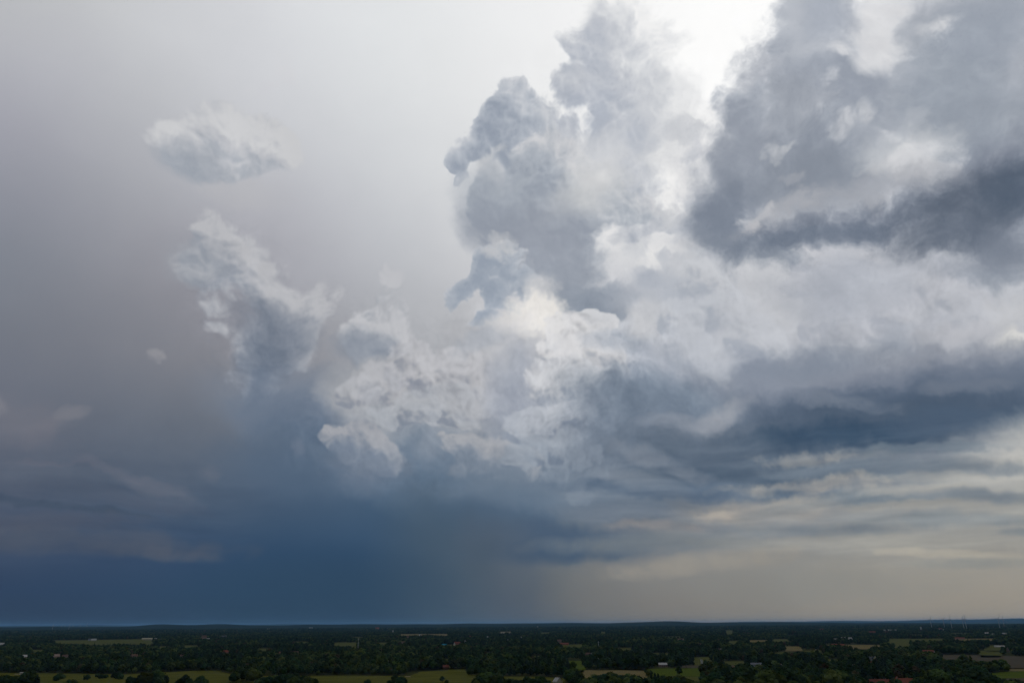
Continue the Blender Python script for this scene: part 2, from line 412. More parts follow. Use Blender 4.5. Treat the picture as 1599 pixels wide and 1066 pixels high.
 (1510,140,190,210,0,(168,174,186),1,.5,22,'f'),
 (1255,200,126,200,12,(170,176,188),1,.4,22,'f'),
 dict(blobs=[(1128,165,20,30,0,.8),(1165,190,44,56,0,.9),(1150,275,46,60,0,1),(1140,345,44,50,0,1),(1190,388,60,18,8,.9),(1245,60,44,70,0,.9),(1300,105,60,40,0,.9),(1335,160,56,50,0,.9),(1255,215,80,50,0,1),(1310,265,110,50,0,1),(1480,120,100,90,0,1),(1500,230,110,50,0,.9)],
      lit=(210,212,216), mid=(166,173,185), dark=(132,141,157), a=1.0, soft=.9, kf=.3, kb=.6, deep=.6, op=.85, fade=.1),

 (1265,40,64,80,0,(180,186,197),.95,.6,16,'f'),
 (1290,30,40,40,0,(162,171,187),.8,.9,10,'f'),
 (1300,120,90,30,-10,(150,159,175),.9,.8,14,'f'),
 (1330,150,60,40,30,(146,155,171),.9,.9,12,'f'),
 (1200,200,80,40,-40,(150,158,172),.9,.9,14,'f'),
 (1150,270,50,70,10,(140,149,165),.9,.9,14,'f'),
 (1290,260,110,54,-5,(134,144,160),1,.8,14,'f'),
 (1240,290,110,40,0,(132,142,158),.8,.9,12,'f'),
 (1135,345,50,60,0,(120,132,151),1,.8,12,'f'),
 (1180,392,76,22,14,(122,134,152),.95,.8,10,'f'),
 (1475,120,80,90,0,(152,162,176),.85,1,12,'f'),
 (1545,40,70,54,0,(150,160,176),.9,1,12,'f'),
 (1500,200,130,60,-10,(144,154,169),.9,.9,12,'f'),
 (1415,240,64,30,-10,(200,203,207),.95,.8,12,'f'),
 (1440,265,60,18,10,(192,194,200),.8,.8,10,'f'),
 (1400,210,50,16,-50,(178,184,194),.7,.8,10,'f'),
 (1335,300,140,20,-8,(168,171,180),.65,1,16,'f'),
 (1212,333,60,16,-30,(174,176,184),.65,1,18,'f'),
 (1260,335,60,10,-10,(160,166,178),.7,.8,8,'f'),
 (1350,338,170,22,-8,(108,120,140),1,.8,8,'f'),
 (1290,362,110,18,-10,(106,120,141),.9,.8,8,'f'),
 (1570,265,90,40,-25,(112,122,141),.9,.9,10,'f'),
 (1520,325,150,52,-16,(86,99,119),1,.8,12,'f'),
 (1590,300,70,44,-20,(80,96,118),.9,.9,8,'f'),
 (1520,378,80,28,4,(94,107,127),.95,.8,8,'f'),
 (1575,400,50,30,0,(120,131,149),.8,.8,8,'f'),
 (1362,82,44,34,-10,(222,223,226),.95,.7,15,'f'),
 (1380,22,34,34,0,(226,227,230),.9,.7,14,'f'),
 (1303,83,18,12,0,(214,215,219),.8,.9,9,'f'),
 (1460,44,30,12,-10,(198,201,207),.8,.9,9,'f'),


 (1345,195,12,20,0,(182,187,195),.6,.9,12,'f'),
 dict(blobs=[(1303,84,16,12,0,.5),(1290,140,16,26,0,.5),(1285,170,14,20,20,.4),(1320,205,16,22,0,.5),(1350,190,12,16,0,.3),(1208,232,26,10,-10,.45),(1240,268,20,8,0,.3),(1400,215,34,18,-30,.5),(1430,245,50,22,0,.6),(1175,340,18,14,0,.4),(1205,325,26,10,-35,.4),(1460,48,26,12,0,.4),(1370,85,44,34,0,.7),(1385,25,34,30,0,.7)],
      lit=(226,226,228), mid=(208,209,213), dark=(200,202,207), a=.95, soft=.9, kf=.2, kb=.5, deep=.4, op=.7, fade=0),
 (1204,234,20,9,-10,(198,200,205),.35,1,26,'f'),
 (1236,222,14,6,-40,(186,190,197),.7,.9,10,'f'),
 (1240,268,20,8,0,(164,168,178),.6,.9,8,'f'),
 (1172,346,16,14,20,(196,195,199),.85,.95,14,'f'),
 (1195,328,24,8,-35,(186,187,193),.7,.9,12,'f'),
 # ---- shelf, lower right
 (1290,650,350,84,-5,(88,103,124),.85,1,10,'f'),
 (1060,682,150,56,10,(98,113,132),.8,1,10,'f'),
 (1300,600,130,30,0,(150,157,172),.9,.9,9,'f'),
 (1270,585,80,34,5,(126,138,157),1,.9,9,'f'),
 (1440,590,190,34,-4,(134,142,158),.95,.8,8,'f'),
 (1500,550,120,16,-4,(142,149,163),.8,.8,7,'f'),
 (1480,610,200,40,-5,(96,110,131),1,.9,7,'f'),
 (1400,640,240,34,-3,(82,99,123),.9,.9,7,'f'),
 (1040,635,100,40,10,(120,136,155),.9,.8,10,'f'),
 (1020,668,110,48,24,(106,121,140),1,.9,10,'f'),
 (1140,694,150,32,6,(98,112,130),.95,.9,8,'f'),
 (1110,652,54,18,-25,(160,164,173),.85,.8,8,'f'),
 (1050,660,50,12,0,(140,149,163),.7,.9,6,'f'),
 (1400,660,240,46,-5,(70,88,110),1,.9,8,'f'),
 (1310,682,150,20,-2,(54,78,104),1,.8,5,'f'),
 (1500,655,110,22,-5,(74,94,118),.9,.8,5,'f'),
 (1310,628,80,13,3,(128,137,152),.6,1,8,'f'),
 (1510,600,60,10,-4,(126,134,148),.5,1,8,'f'),
 (1190,722,180,28,5,(84,101,121),1,.9,7,'f'),
 (1110,744,110,16,4,(78,97,118),.9,.9,6,'f'),
 (1035,722,80,10,20,(134,143,156),.8,.8,6,'f'),
 (1060,762,190,12,2,(84,104,128),.9,.8,5,'f'),
 (1000,748,60,12,10,(130,140,152),.7,.8,6,'f'),
 (1590,705,90,44,-18,(210,206,197),1,.7,10,'f'),
 (1530,735,90,18,-10,(180,178,172),.8,.8,8,'f'),
 (1560,730,50,8,-5,(150,155,157),.7,.8,5,'f'),
 (1300,714,110,9,0,(156,156,154),.9,.8,6,'f'),
 (1325,713,34,5,0,(182,176,168),.8,.8,4,'f'),
 (1430,704,110,8,-3,(104,120,135),.85,.8,5,'f'),
 (1420,730,150,12,0,(110,124,138),.9,.8,5,'f'),
 (1300,738,130,8,3,(104,119,135),.8,.8,5,'f'),
 (1420,745,130,5,0,(158,158,154),.8,.8,4,'f'),
 (1270,755,120,7,-2,(164,160,154),.9,.8,5,'f'),
 (1200,772,54,11,0,(92,110,130),.95,.8,5,'f'),
 (1340,777,110,9,-2,(112,126,138),.95,.8,5,'f'),
 (1240,776,34,7,-20,(170,164,154),.8,.8,5,'f'),
 (1165,762,24,8,0,(170,164,154),.8,.8,5,'f'),
 (1175,795,120,14,-4,(158,152,144),.9,.8,7,'f'),
 (1110,806,30,9,-8,(176,166,154),.9,.8,6,'f'),
 (1210,795,60,8,-10,(126,132,136),.7,.8,5,'f'),
 (1440,765,90,7,0,(164,162,156),.9,.8,5,'f'),
 (1540,775,100,9,0,(120,131,141),.9,.8,5,'f'),
 (1430,790,120,6,0,(160,157,149),.7,.8,5,'f'),
 (1470,812,140,9,0,(124,134,141),.8,.8,5,'f'),
 (1260,826,140,8,0,(118,128,137),.9,.8,5,'f'),
 (1060,820,70,12,0,(120,129,139),.8,.8,6,'f'),
 (960,800,80,12,0,(110,123,139),.8,.8,6,'f'),
 (1010,822,70,9,0,(148,143,141),.9,.8,6,'f'),
 (1590,832,40,6,0,(122,131,137),.8,.8,4,'f'),
 (880,842,150,28,4,(72,93,118),1,.7,8,'f'),
 (830,862,120,18,0,(64,87,114),.95,.7,5,'f'),
 (1010,846,150,12,-2,(116,125,132),.8,.9,6,'f'),
 (1330,846,200,8,0,(152,150,142),.6,.9,5,'f'),
 (1090,880,120,13,-6,(156,149,137),.85,.9,9,'f'),
 (1500,866,110,5,3,(172,165,150),.9,.8,4,'f'),
 (1430,862,50,4,0,(166,160,148),.8,.8,4,'f'),
 (1530,880,110,6,0,(138,140,136),.8,.9,4,'f'),
 (700,930,150,80,70,(66,86,104),.7,1,6,'f'),
 (790,930,120,60,70,(82,94,109),.6,1,6,'f'),
 (520,925,170,60,0,(42,69,96),.6,1,6,'f'),
 (860,935,26,60,14,(104,108,110),.35,1,6,'f'),
 (930,930,40,56,16,(118,117,113),.35,1,6,'f'),
 (745,905,30,50,18,(70,88,105),.4,1,6,'f'),
 (1330,930,60,44,8,(146,141,130),.3,1,6,'f'),
 (1250,915,170,22,0,(130,132,129),.5,.9,8,'f'),
 (1180,945,50,40,10,(128,126,120),.35,.9,6,'f'),
 # ---- low cloud, lower left
 (40,662,62,32,5,(112,114,126),.7,.95,12,'f'),
 (74,680,24,26,20,(114,115,127),.55,.95,10,'f'),
 (0,634,16,14,0,(124,125,135),.7,.9,8,'f'),
 (110,648,24,10,0,(120,122,132),.7,.8,6,'p'),
 (60,695,50,16,0,(96,102,118),.5,.9,8,'f'),
 (185,735,54,8,12,(98,105,122),.7,.9,8,'f'),
 (260,762,50,11,20,(97,105,122),.7,.9,8,'f'),
 (240,785,70,14,8,(84,94,113),.5,1,8,'f'),
 (90,731,60,4,3,(94,100,117),.7,.9,4,'f'),
 (324,740,16,10,20,(98,107,124),.65,.95,7,'f'),
 (470,712,14,10,40,(110,122,142),.5,.8,5,'p'),
 (90,790,120,5,7,(62,78,100),.8,.9,4,'f'),
 (180,800,50,4,7,(64,80,102),.7,.9,4,'f'),
 (140,846,210,18,3,(78,87,104),.75,1,9,'f'),
 (60,815,140,14,0,(84,91,108),.6,.9,6,'f'),
 (250,862,90,10,4,(78,88,106),.7,.9,5,'f'),
]

def tempered(st):
    x, y, rx, ry, rot, c, op, soft, nz, kd = st
    if y > 700 and x > 900 and sum(c) > 420: op *= .72; soft = max(soft, .95); ry *= 1.15; nz *= 1.3
    elif y > 700 and x > 900: soft = min(1.0, soft + .1); ry *= 1.1
    return (x, y, rx, ry, rot, c, op, soft, nz, kd)
STROKES = [st if isinstance(st, dict) else tempered(st) for st in STROKES]

def region(parts):
    m = None
    for (x, y, rx, ry, op) in parts:
        c0 = direction(x, y); e1 = direction(x + 2, y) - c0; e1 = (e1 - c0 * e1.dot(c0)).normalized(); e2 = c0.cross(e1)
        s = (direction(x + 1, y) - c0).length; s2 = (direction(x, y + 1) - c0).length
        q1 = vec('DOT_PRODUCT', DW, tuple(e1 / (rx * s))); q2 = vec('DOT_PRODUCT', DW, tuple(e2 / (ry * s2)))
        r = mth('MULTIPLY_ADD', q2, q2, mth('MULTIPLY', q1, q1))
        v = rng(r, 1.4, 0.3, 0.0, op)
        m = v if m is None else mth('MAXIMUM', m, v)
    return m
# relief of the puffs, strongest in the bank
amt = region([(870,590,270,150,1.0), (600,620,120,90,.9), (890,300,150,240,.45), (1350,230,330,260,.45), (1370,480,290,100,.75), (385,480,95,150,.6), (350,215,100,55,.45), (640,690,200,90,.9), (120,730,260,100,.2), (590,530,80,90,.45), (1250,620,300,90,.18)])
def grey(v):
    n = NODES.new('ShaderNodeCombineXYZ')
    for k in range(3): LINKS.new(v, n.inputs[k])
    return n.outputs[0]
body = mth('MULTIPLY_ADD', puf_a, -0.06, mth('MULTIPLY', relief, 0.035))
post = vec('MULTIPLY', grey(mth('MULTIPLY', body, amt)), (1.0, 0.97, 0.92))
# wisps: lighter and darker threads
post = vec('ADD', post, grey(mth('MULTIPLY', mth('MULTIPLY', n_fbm, amt), 0.075)))
# flat streaks near the horizon on the right
ae = NODES.new('ShaderNodeCombineXYZ'); LINKS.new(azim, ae.inputs[0]); LINKS.new(mth('MULTIPLY', elev, 7.0), ae.inputs[1])
stn = mth('SUBTRACT', noise(ae.outputs[0], 7.0, 5.0, 0.52), 0.5)
stm = region([(1300,770,480,110,1.0), (150,800,330,90,.35)])
post = vec('ADD', post, vec('MULTIPLY', grey(mth('MULTIPLY', mth('MULTIPLY', stn, stm), 0.26)), (1.0, 0.95, 0.85)))
# thin unevenness everywhere
post = vec('ADD', post, grey(mth('MULTIPLY', mth('SUBTRACT', noise(D, 3.5, 4.0, 0.5), 0.5), 0.05)))

# the vault is cut into sectors only so that each evaluates just the clouds that reach into it
SECTOR = [0]
DSUN = vec('ADD', DW, tuple(SUNWARD * 0.030))
COLS = [330, 640, 860, 1060, 1280]
ROWS = [420, 640]
def layer_group(strokes):
    """A few clouds over what lies behind them, as a node group."""
    global NODES, LINKS
    keep = (NODES, LINKS)
    g = bpy.data.node_groups.new('cloud_layer', 'ShaderNodeTree')
    for nm, kd in (('Direction', 'NodeSocketVector'), ('Base', 'NodeSocketColor'), ('Puffs', 'NodeSocketFloat'), ('Wisps', 'NodeSocketFloat'), ('Sunward', 'NodeSocketVector'), ('Billow', 'NodeSocketFloat'), ('Billow lit', 'NodeSocketFloat')):
        g.interface.new_socket(nm, in_out='INPUT', socket_type=kd)
    g.interface.new_socket('Color', in_out='OUTPUT', socket_type='NodeSocketColor')
    NODES, LINKS = g.nodes, g.links
    gi = NODES.new('NodeGroupInput'); go = NODES.new('NodeGroupOutput')
    c = gi.outputs[1]
    for st in strokes:
        if isinstance(st, dict): c = heap(c, gi.outputs[0], gi.outputs[4], gi.outputs[5], gi.outputs[6], **st)
        else: c = stroke(c, gi.outputs[0], gi.outputs[2], gi.outputs[3], *st)
    LINKS.new(c, go.inputs[0])
    NODES, LINKS = keep
    return g

def reaches(st, x0, x1, y0, y1):
    if isinstance(st, dict):
        return any(reaches((b_[0], b_[1], b_[2], b_[3], b_[4], 0, 0, .7, 20), x0, x1, y0, y1) for b_ in st['blobs'])
    x, y, rx, ry, rot = st[:5]; soft = st[7]; nz = st[8]
    ca, sa = abs(math.cos(R(rot))), abs(math.sin(R(rot)))
    k = 1.0 + 0.6 * soft; m = 36 + nz * 1.5
    hx = (rx * ca + ry * sa) * k + m; hy = (rx * sa + ry * ca) * k + m
    return not (x + hx < x0 or x - hx > x1 or y + hy < y0 or y - hy > y1)

def sector(x0, x1, y0, y1):
    SECTOR[0] += 1
    st = [s_ for s_ in STROKES if reaches(s_, x0, x1, y0, y1)]
    c = base
    chunks, cur, wt = [], [], 0
    for s_ in st:
        w_ = 6 + 12 * len(s_['blobs']) if isinstance(s_, dict) else 7
        if cur and wt + w_ > 90: chunks.append(cur); cur, wt = [], 0
        cur.append(s_); wt += w_
    if cur: chunks.append(cur)
    for ch in chunks:
        gn = NODES.new('ShaderNodeGroup'); gn.node_tree = layer_group(ch)
        for q, v in enumerate((DW, c, n_puf, n_fbm, DSUN, B0, B_lit)): LINKS.new(v, gn.inputs[q])
        c = gn.outputs[0]
    c = vec('ADD', c, post)
    # display value -> light
    c = vec('MULTIPLY_ADD', c, (1 / 1.055,) * 3, c=(0.055 / 1.055,) * 3)
    c = vec('MINIMUM', vec('MAXIMUM', c, (0.001,) * 3), (0.995,) * 3)
    gm = NODES.new('ShaderNodeGamma'); LINKS.new(c, gm.inputs[0]); gm.inputs[1].default_value = 2.4
    b = NODES.new('ShaderNodeBackground'); LINKS.new(gm.outputs[0], b.inputs[0]); b.inputs[1].default_value = 1.0
    return b.outputs[0]

def pick(side, a, b):
    n = NODES.new('ShaderNodeMixShader'); LINKS.new(side, n.inputs[0]); LINKS.new(a, n.inputs[1]); LINKS.new(b, n.inputs[2])
    return n.outputs[0]

def plane_side(p, q, ref):
    nrm = direction(*p).cross(direction(*q)).normalized()
    if direction(*ref).dot(nrm) < 0: nrm = -nrm
    return mth('GREATER_THAN', vec('DOT_PRODUCT', D, tuple(nrm)), 0.0)
BIG = 1e9
def column(x0, x1):
    s = sector(x0, x1, -BIG, ROWS[0])
    for k, y in enumerate(ROWS):
        y2 = ROWS[k + 1] if k + 1 < len(ROWS) else BIG
        s = pick(plane_side((0, y), (1599, y), (800, y + 50)), s, sector(x0, x1, y, y2))
    return s
whole = column(-BIG, COLS[0])
for k, x in enumerate(COLS):
    x2 = COLS[k + 1] if k + 1 < len(COLS) else BIG
    whole = pick(plane_side((x, 0), (x, 900), (x + 50, 500)), whole, column(x, x2))
sky = NODES.new('ShaderNodeTexSky'); sky.sky_type = 'NISHITA'; sky.sun_disc = False
sky.sun_elevation = SUN_EL; sky.sun_rotation = SUN_AZ; sky.altitude = 80; sky.air_density = 1.0; sky.dust_density = 2.0
bg_sky = NODES.new('ShaderNodeBackground'); LINKS.new(sky.outputs[0], bg_sky.inputs[0]); bg_sky.inputs[1].default_value = 0.05
ms = NODES.new('ShaderNodeMixShader'); ms.inputs[0].default_value = 0.997      # cover of the cloud over the clear sky
LINKS.new(bg_sky.outputs[0], ms.inputs[1]); LINKS.new(whole, ms.inputs[2])
wo = NODES.new('ShaderNodeOutputWorld'); LINKS.new(ms.outputs[0], wo.inputs[0])

scene.cycles.use_adaptive_sampling = True
scene.cycles.adaptive_threshold = 0.02
scene.cycles.adaptive_min_samples = 6
scene.cycles.use_denoising = True
scene.cycles.volume_bounces = 0
scene.cycles.max_bounces = 4

# =================================================================== materials
rnd = random.Random(7)
def lin(c):
    return tuple(((v / 255.0) / 12.92 if v <= 10 else (((v / 255.0) + 0.055) / 1.055) ** 2.4) for v in c)

def material(name, c1, c2, scale, rough=0.9, detail=4.0, object_vary=0.0, coords='Object', stretch=None, spec=0.0):
    """Two real colours of the surface broken up by noise."""
    m = bpy.data.materials.new(name); m.use_nodes = True
    t = m.node_tree; n = t.nodes; l = t.links
    bs = n['Principled BSDF']; bs.inputs['Roughness'].default_value = rough
    bs.inputs['Specular IOR Level'].default_value = spec
    co = n.new('ShaderNodeTexCoord'); src = co.outputs[coords]
    if stretch:
        mp = n.new('ShaderNodeMapping'); mp.inputs['Scale'].default_value = stretch[:3]
        mp.inputs['Rotation'].default_value = (0, 0, stretch[3] if len(stretch) > 3 else 0)
        l.new(src, mp.inputs[0]); src = mp.outputs[0]
    no = n.new('ShaderNodeTexNoise'); no.inputs['Scale'].default_value = scale; no.inputs['Detail'].default_value = detail
    no.inputs['Roughness'].default_value = 0.6
    l.new(src, no.inputs['Vector'])
    rp = n.new('ShaderNodeValToRGB'); rp.color_ramp.elements[0].position = 0.35; rp.color_ramp.elements[1].position = 0.65
    rp.color_ramp.elements[0].color = (*c1, 1); rp.color_ramp.elements[1].color = (*c2, 1)
    l.new(no.outputs[0], rp.inputs[0]); out = rp.outputs[0]
    if object_vary:
        oi = n.new('ShaderNodeObjectInfo')
        hs = n.new('ShaderNodeHueSaturation')
        mr = n.new('ShaderNodeMapRange'); l.new(oi.outputs['Random'], mr.inputs[0])
        mr.inputs[3].default_value = 1 - object_vary; mr.inputs[4].default_value = 1 + object_vary * 1.3
        mh = n.new('ShaderNodeMath'); mh.operation = 'MULTIPLY'; mh.inputs[1].default_value = 7.31; l.new(oi.outputs['Random'], mh.inputs[0])
        fr = n.new('ShaderNodeMath'); fr.operation = 'FRACT'; l.new(mh.outputs[0], fr.inputs[0])
        m2 = n.new('ShaderNodeMapRange'); l.new(fr.outputs[0], m2.inputs[0]); m2.inputs[3].default_value = 0.475; m2.inputs[4].default_value = 0.53
        l.new(mr.outputs[0], hs.inputs['Value']); l.new(m2.outputs[0], hs.inputs['Hue']); l.new(out, hs.inputs['Color']); out = hs.outputs[0]
    l.new(out, bs.inputs['Base Color'])
    return m

M = {}
M['forest_floor'] = material('forest_floor', (0.016, 0.021, 0.011), (0.048, 0.050, 0.022), 0.003, coords='Object', detail=8)
M['leaf_dark'] = material('leaf_dark', (0.019, 0.034, 0.014), (0.040, 0.060, 0.021), 0.10, detail=2, object_vary=0.45)
M['leaf_olive'] = material('leaf_olive', (0.034, 0.048, 0.014), (0.062, 0.076, 0.022), 0.15, detail=2, object_vary=0.45)
M['needle'] = material('needle', (0.016, 0.028, 0.018), (0.030, 0.044, 0.026), 0.5, object_vary=0.3)
M['leaf_brown'] = material('leaf_brown', (0.042, 0.034, 0.020), (0.066, 0.050, 0.030), 0.5, object_vary=0.3)
M['far_wood'] = material('far_wood', (0.010, 0.017, 0.012), (0.020, 0.030, 0.018), 0.0015, detail=8)
M['bark'] = material('bark', (0.05, 0.04, 0.03), (0.09, 0.07, 0.05), 2.0)
M['meadow'] = material('meadow', (0.054, 0.058, 0.013), (0.088, 0.086, 0.021), 0.012, detail=7, stretch=(1, 3.0, 1, 0.2))
M['pasture'] = material('pasture', (0.050, 0.058, 0.020), (0.082, 0.084, 0.030), 0.02, detail=7, stretch=(1, 2.5, 1, -0.2))
M['crop_green'] = material('crop_green', (0.044, 0.064, 0.011), (0.068, 0.086, 0.016), 0.02, detail=6, stretch=(1, 5, 1, 0.1))
M['stubble'] = material('stubble', (0.100, 0.084, 0.038), (0.150, 0.120, 0.056), 0.03, detail=6, stretch=(1, 6, 1, 0.05))
M['ploughed'] = material('ploughed', (0.052, 0.046, 0.034), (0.080, 0.068, 0.048), 0.03, detail=6, stretch=(1, 8, 1, 0.0))
M['sand_track'] = material('sand_track', (0.13, 0.11, 0.07), (0.19, 0.16, 0.11), 0.2)
M['plaster_white'] = material('plaster_white', (0.42, 0.41, 0.38), (0.58, 0.56, 0.53), 0.6)
M['plaster_cream'] = material('plaster_cream', (0.36, 0.32, 0.22), (0.46, 0.41, 0.29), 0.6)
M['plaster_yellow'] = material('plaster_yellow', (0.62, 0.55, 0.24), (0.74, 0.67, 0.32), 0.6)
M['brick_red'] = material('brick_red', (0.22, 0.10, 0.07), (0.34, 0.16, 0.11), 0.8)
M['brick_pink'] = material('brick_pink', (0.22, 0.155, 0.125), (0.29, 0.21, 0.17), 0.8)
M['brick_brown'] = material('brick_brown', (0.13, 0.09, 0.065), (0.2, 0.14, 0.10), 0.8)
M['wall_grey'] = material('wall_grey', (0.24, 0.25, 0.26), (0.34, 0.35, 0.36), 0.6)
M['tile_red'] = material('tile_red', (0.15, 0.052, 0.036), (0.21, 0.075, 0.05), 0.9)
M['tile_orange'] = material('tile_orange', (0.26, 0.085, 0.045), (0.32, 0.11, 0.06), 0.9)
M['tile_brown'] = material('tile_brown', (0.10, 0.06, 0.045), (0.16, 0.10, 0.075), 0.9)
M['tile_grey'] = material('tile_grey', (0.09, 0.095, 0.10), (0.15, 0.155, 0.165), 0.9)
M['sheet_pale'] = material('sheet_pale', (0.30, 0.29, 0.27), (0.42, 0.40, 0.37), 0.3, rough=0.6)
M['sheet_blue'] = material('sheet_blue', (0.02, 0.20, 0.34), (0.03, 0.28, 0.44), 0.3, rough=0.6)
M['glass_dark'] = material('glass_dark', (0.02, 0.025, 0.03), (0.04, 0.045, 0.05), 1.0, rough=0.25, spec=0.5)
M['door_wood'] = material('door_wood', (0.10, 0.07, 0.05), (0.16, 0.11, 0.07), 1.0)
M['steel'] = material('steel', (0.30, 0.31, 0.32), (0.40, 0.41, 0.42), 0.4, rough=0.5)
M['turbine_white'] = material('turbine_white', (0.34, 0.35, 0.36), (0.42, 0.43, 0.44), 0.05, rough=0.5)

# =================================================================== helpers
COL = scene.collection
def mesh_object(name, verts, faces, mat, parent=None, smooth=False, data_name=None):
    me = bpy.data.meshes.new(data_name or name)
    me.from_pydata([tuple(v) for v in verts], [], faces)
    if mat is not None: me.materials.append(mat)
    if smooth: me.polygons.foreach_set('use_smooth', [True] * len(me.polygons))
    o = bpy.data.objects.new(name, me); COL.objects.link(o)
    if parent is not None: o.parent = parent
    return o

def thing(name, label, category, loc=(0, 0, 0), rz=0.0, group=None):
    o = bpy.data.objects.new(name, None); COL.objects.link(o)
    o.empty_display_size = 5
    o.location = loc; o.rotation_euler = (0, 0, rz)
    o['label'] = label; o['category'] = category
    if group: o['group'] = group
    return o

def box_data(x0, x1, y0, y1, z0, z1):
    v = [(x0, y0, z0), (x1, y0, z0), (x1, y1, z0), (x0, y1, z0), (x0, y0, z1), (x1, y0, z1), (x1, y1, z1), (x0, y1, z1)]
    f = [(3, 2, 1, 0), (4, 5, 6, 7), (0, 1, 5, 4), (1, 2, 6, 5), (2, 3, 7, 6), (3, 0, 4, 7)]
    return v, f

def join(parts):
    V, F = [], []
    for v, f in parts:
        b = len(V); V += list(v); F += [tuple(b + i for i in q) for q in f]
    return V, F

def tube(points, radii, n=6):
    """A tapered tube along points."""
    V, F = [], []
    for k, (p, r) in enumerate(zip(points, radii)):
        p = Vector(p)
        a = Vector(points[max(k - 1, 0)]); b = Vector(points[min(k + 1, len(points) - 1)])
        d = (b - a).normalized(); s = d.orthogonal().normalized(); t = d.cross(s)
        for i in range(n):
            w = 2 * math.pi * i / n
            V.append(p + (s * math.cos(w) + t * math.sin(w)) * r)
    for k in range(len(points) - 1):
        for i in range(n):
            F.append((k * n + i, k * n + (i + 1) % n, (k + 1) * n + (i + 1) % n, (k + 1) * n + i))
    F.append(tuple(range(n))[::-1]); F.append(tuple((len(points) - 1) * n + i for i in range(n)))
    return V, F

# =================================================================== ground, fields, far ridges
nseg = 96
rings = [0, 400, 900, 1500, 2500, 4000, 7000, 12000, 20000, 34000, 60000]
GV, GF = [(0, 0, -0.3)], []
for r in rings[1:]:
    for i in range(nseg):
        a = 2 * math.pi * i / nseg
        GV.append((r * math.sin(a), r * math.cos(a), -0.3))
for i in range(nseg):
    GF.append((0, 1 + (i + 1) % nseg, 1 + i))
for k in range(len(rings) - 2):
    b0, b1 = 1 + k * nseg, 1 + (k + 1) * nseg
    for i in range(nseg):
        GF.append((b0 + i, b0 + (i + 1) % nseg, b1 + (i + 1) % nseg, b1 + i))
ground = mesh_object('ground', GV, GF, M['forest_floor']); ground['kind'] = 'structure'

FIELDS = []            # world polygons kept clear of trees
def field(name, mat, px, z=0.05, clear=True):
    """A level sheet whose outline is measured in the photo and laid on the ground where it is seen."""
    pts = [on_ground(x, y) for x, y in px]
    # finer, slightly uneven outline
    out = []
    for i, p in enumerate(pts):
        q = pts[(i + 1) % len(pts)]
        for t in (0.0, 0.34, 0.67):
            w = p.lerp(q, t); s = (q - p).length
            if t: w += Vector((rnd.uniform(-1, 1), rnd.uniform(-1, 1), 0)) * min(s * 0.03, 12)
            out.append((w.x, w.y, z))
    c = Vector((0, 0, 0))
    for w in out: c += Vector(w)
    c /= len(out)
    o = mesh_object(name, [(w[0] - c.x, w[1] - c.y, 0) for w in out], [tuple(range(len(out)))], M[mat])
    if o.data.polygons[0].normal.z < 0: o.data.flip_normals()
    o.location = (c.x, c.y, z); o['kind'] = 'structure'
    if clear: FIELDS.append(np.array([(w[0], w[1]) for w in out]))
    return o

HB = 1 / 0.83          # how far below its seen lower edge a clearing runs on behind the trees in front
def near(y): return 972 + (y - 972) * HB
field('meadow', 'meadow', [(-40, 1049), (30, 1050), (100, 1050.5), (200, 1052), (265, 1048.5), (300, 1046.5), (345, 1046.5), (360, 1052), (400, 1054.5), (520, 1054), (640, 1054.5),
      (655, 1048), (690, 1046.5), (702, 1044.5), (728, 1044), (733, 1052), (765, 1055), (850, 1056), (880, 1058), (905, 1090), (905, 1150), (-40, 1150)])
field('stubble_field', 'stubble', [(906, 1045.6), (1000, 1046), (1012, 1046.5), (1012, 1076), (900, 1080)])
field('crop_field', 'crop_green', [(1012, 1043.5), (1060, 1042.5), (1108, 1042.5), (1118, 1056), (1012.5, 1054)])
field('pasture', 'pasture', [(1012.6, 1054.2), (1118, 1056.2), (1104, 1085), (1012.6, 1080)])
field('ploughed_field', 'ploughed', [(1068, 1038.3), (1146, 1037.6), (1152, 1048), (1109, 1042), (1062, 1042)], z=0.06)
field('crop_field', 'crop_green', [(883, 1030.5), (910, 1031.2), (911, 1049), (893, 1050)])
field('crop_field', 'crop_green', [(1528, 1052.2), (1575, 1048), (1640, 1046), (1640, 1057.3), (1548, 1059)])
field('ploughed_field', 'ploughed', [(1548, 1059.2), (1640, 1057.5), (1640, 1100), (1575, 1095)])
field('stubble_field', 'stubble', [(1575, 1042.2), (1640, 1042.4), (1640, 1045.8), (1575, 1047.6)])
field('ploughed_field', 'ploughed', [(1452, 1021.5), (1500, 1021.5), (1640, 1025), (1640, near(1032)), (1540, near(1031)), (1470, near(1027))])
field('pasture', 'pasture', [(74, 999.5), (120, 999), (200, 997.8), (238, 997), (240, near(1004)), (150, near(1006)), (90, near(1004))])
field('pasture', 'pasture', [(243, 1008.5), (264, 1008.5), (266, near(1011)), (246, near(1011))])
field('pasture', 'pasture', [(520, 1003), (555, 1002.5), (560, near(1009)), (524, near(1009))])
field('pasture', 'pasture', [(585, 1003), (606, 1002.5), (608, near(1008)), (588, near(1008))])
field('stubble_field', 'stubble', [(624, 989.5), (700, 989.2), (698, near(991)), (626, near(991.6))])
field('pasture', 'pasture', [(690, 1006.5), (720, 1005.5), (722, near(1009)), (692, near(1009))])
field('stubble_field', 'stubble', [(780, 985.6), (799, 985.4), (799, near(987.6)), (780, near(987.6))])
field('pasture', 'pasture', [(875, 1006.5), (912, 1005), (913, near(1010.5)), (878, near(1010.5))])
field('pasture', 'pasture', [(845, 987), (860, 986.6), (860, near(989.2)), (846, near(989.2))])
field('pasture', 'pasture', [(938, 986), (947, 985.8), (947, near(989)), (939, near(989))])
field('pasture', 'pasture', [(1132, 987), (1146, 986.6), (1146, near(990.5)), (1134, near(990.5))])
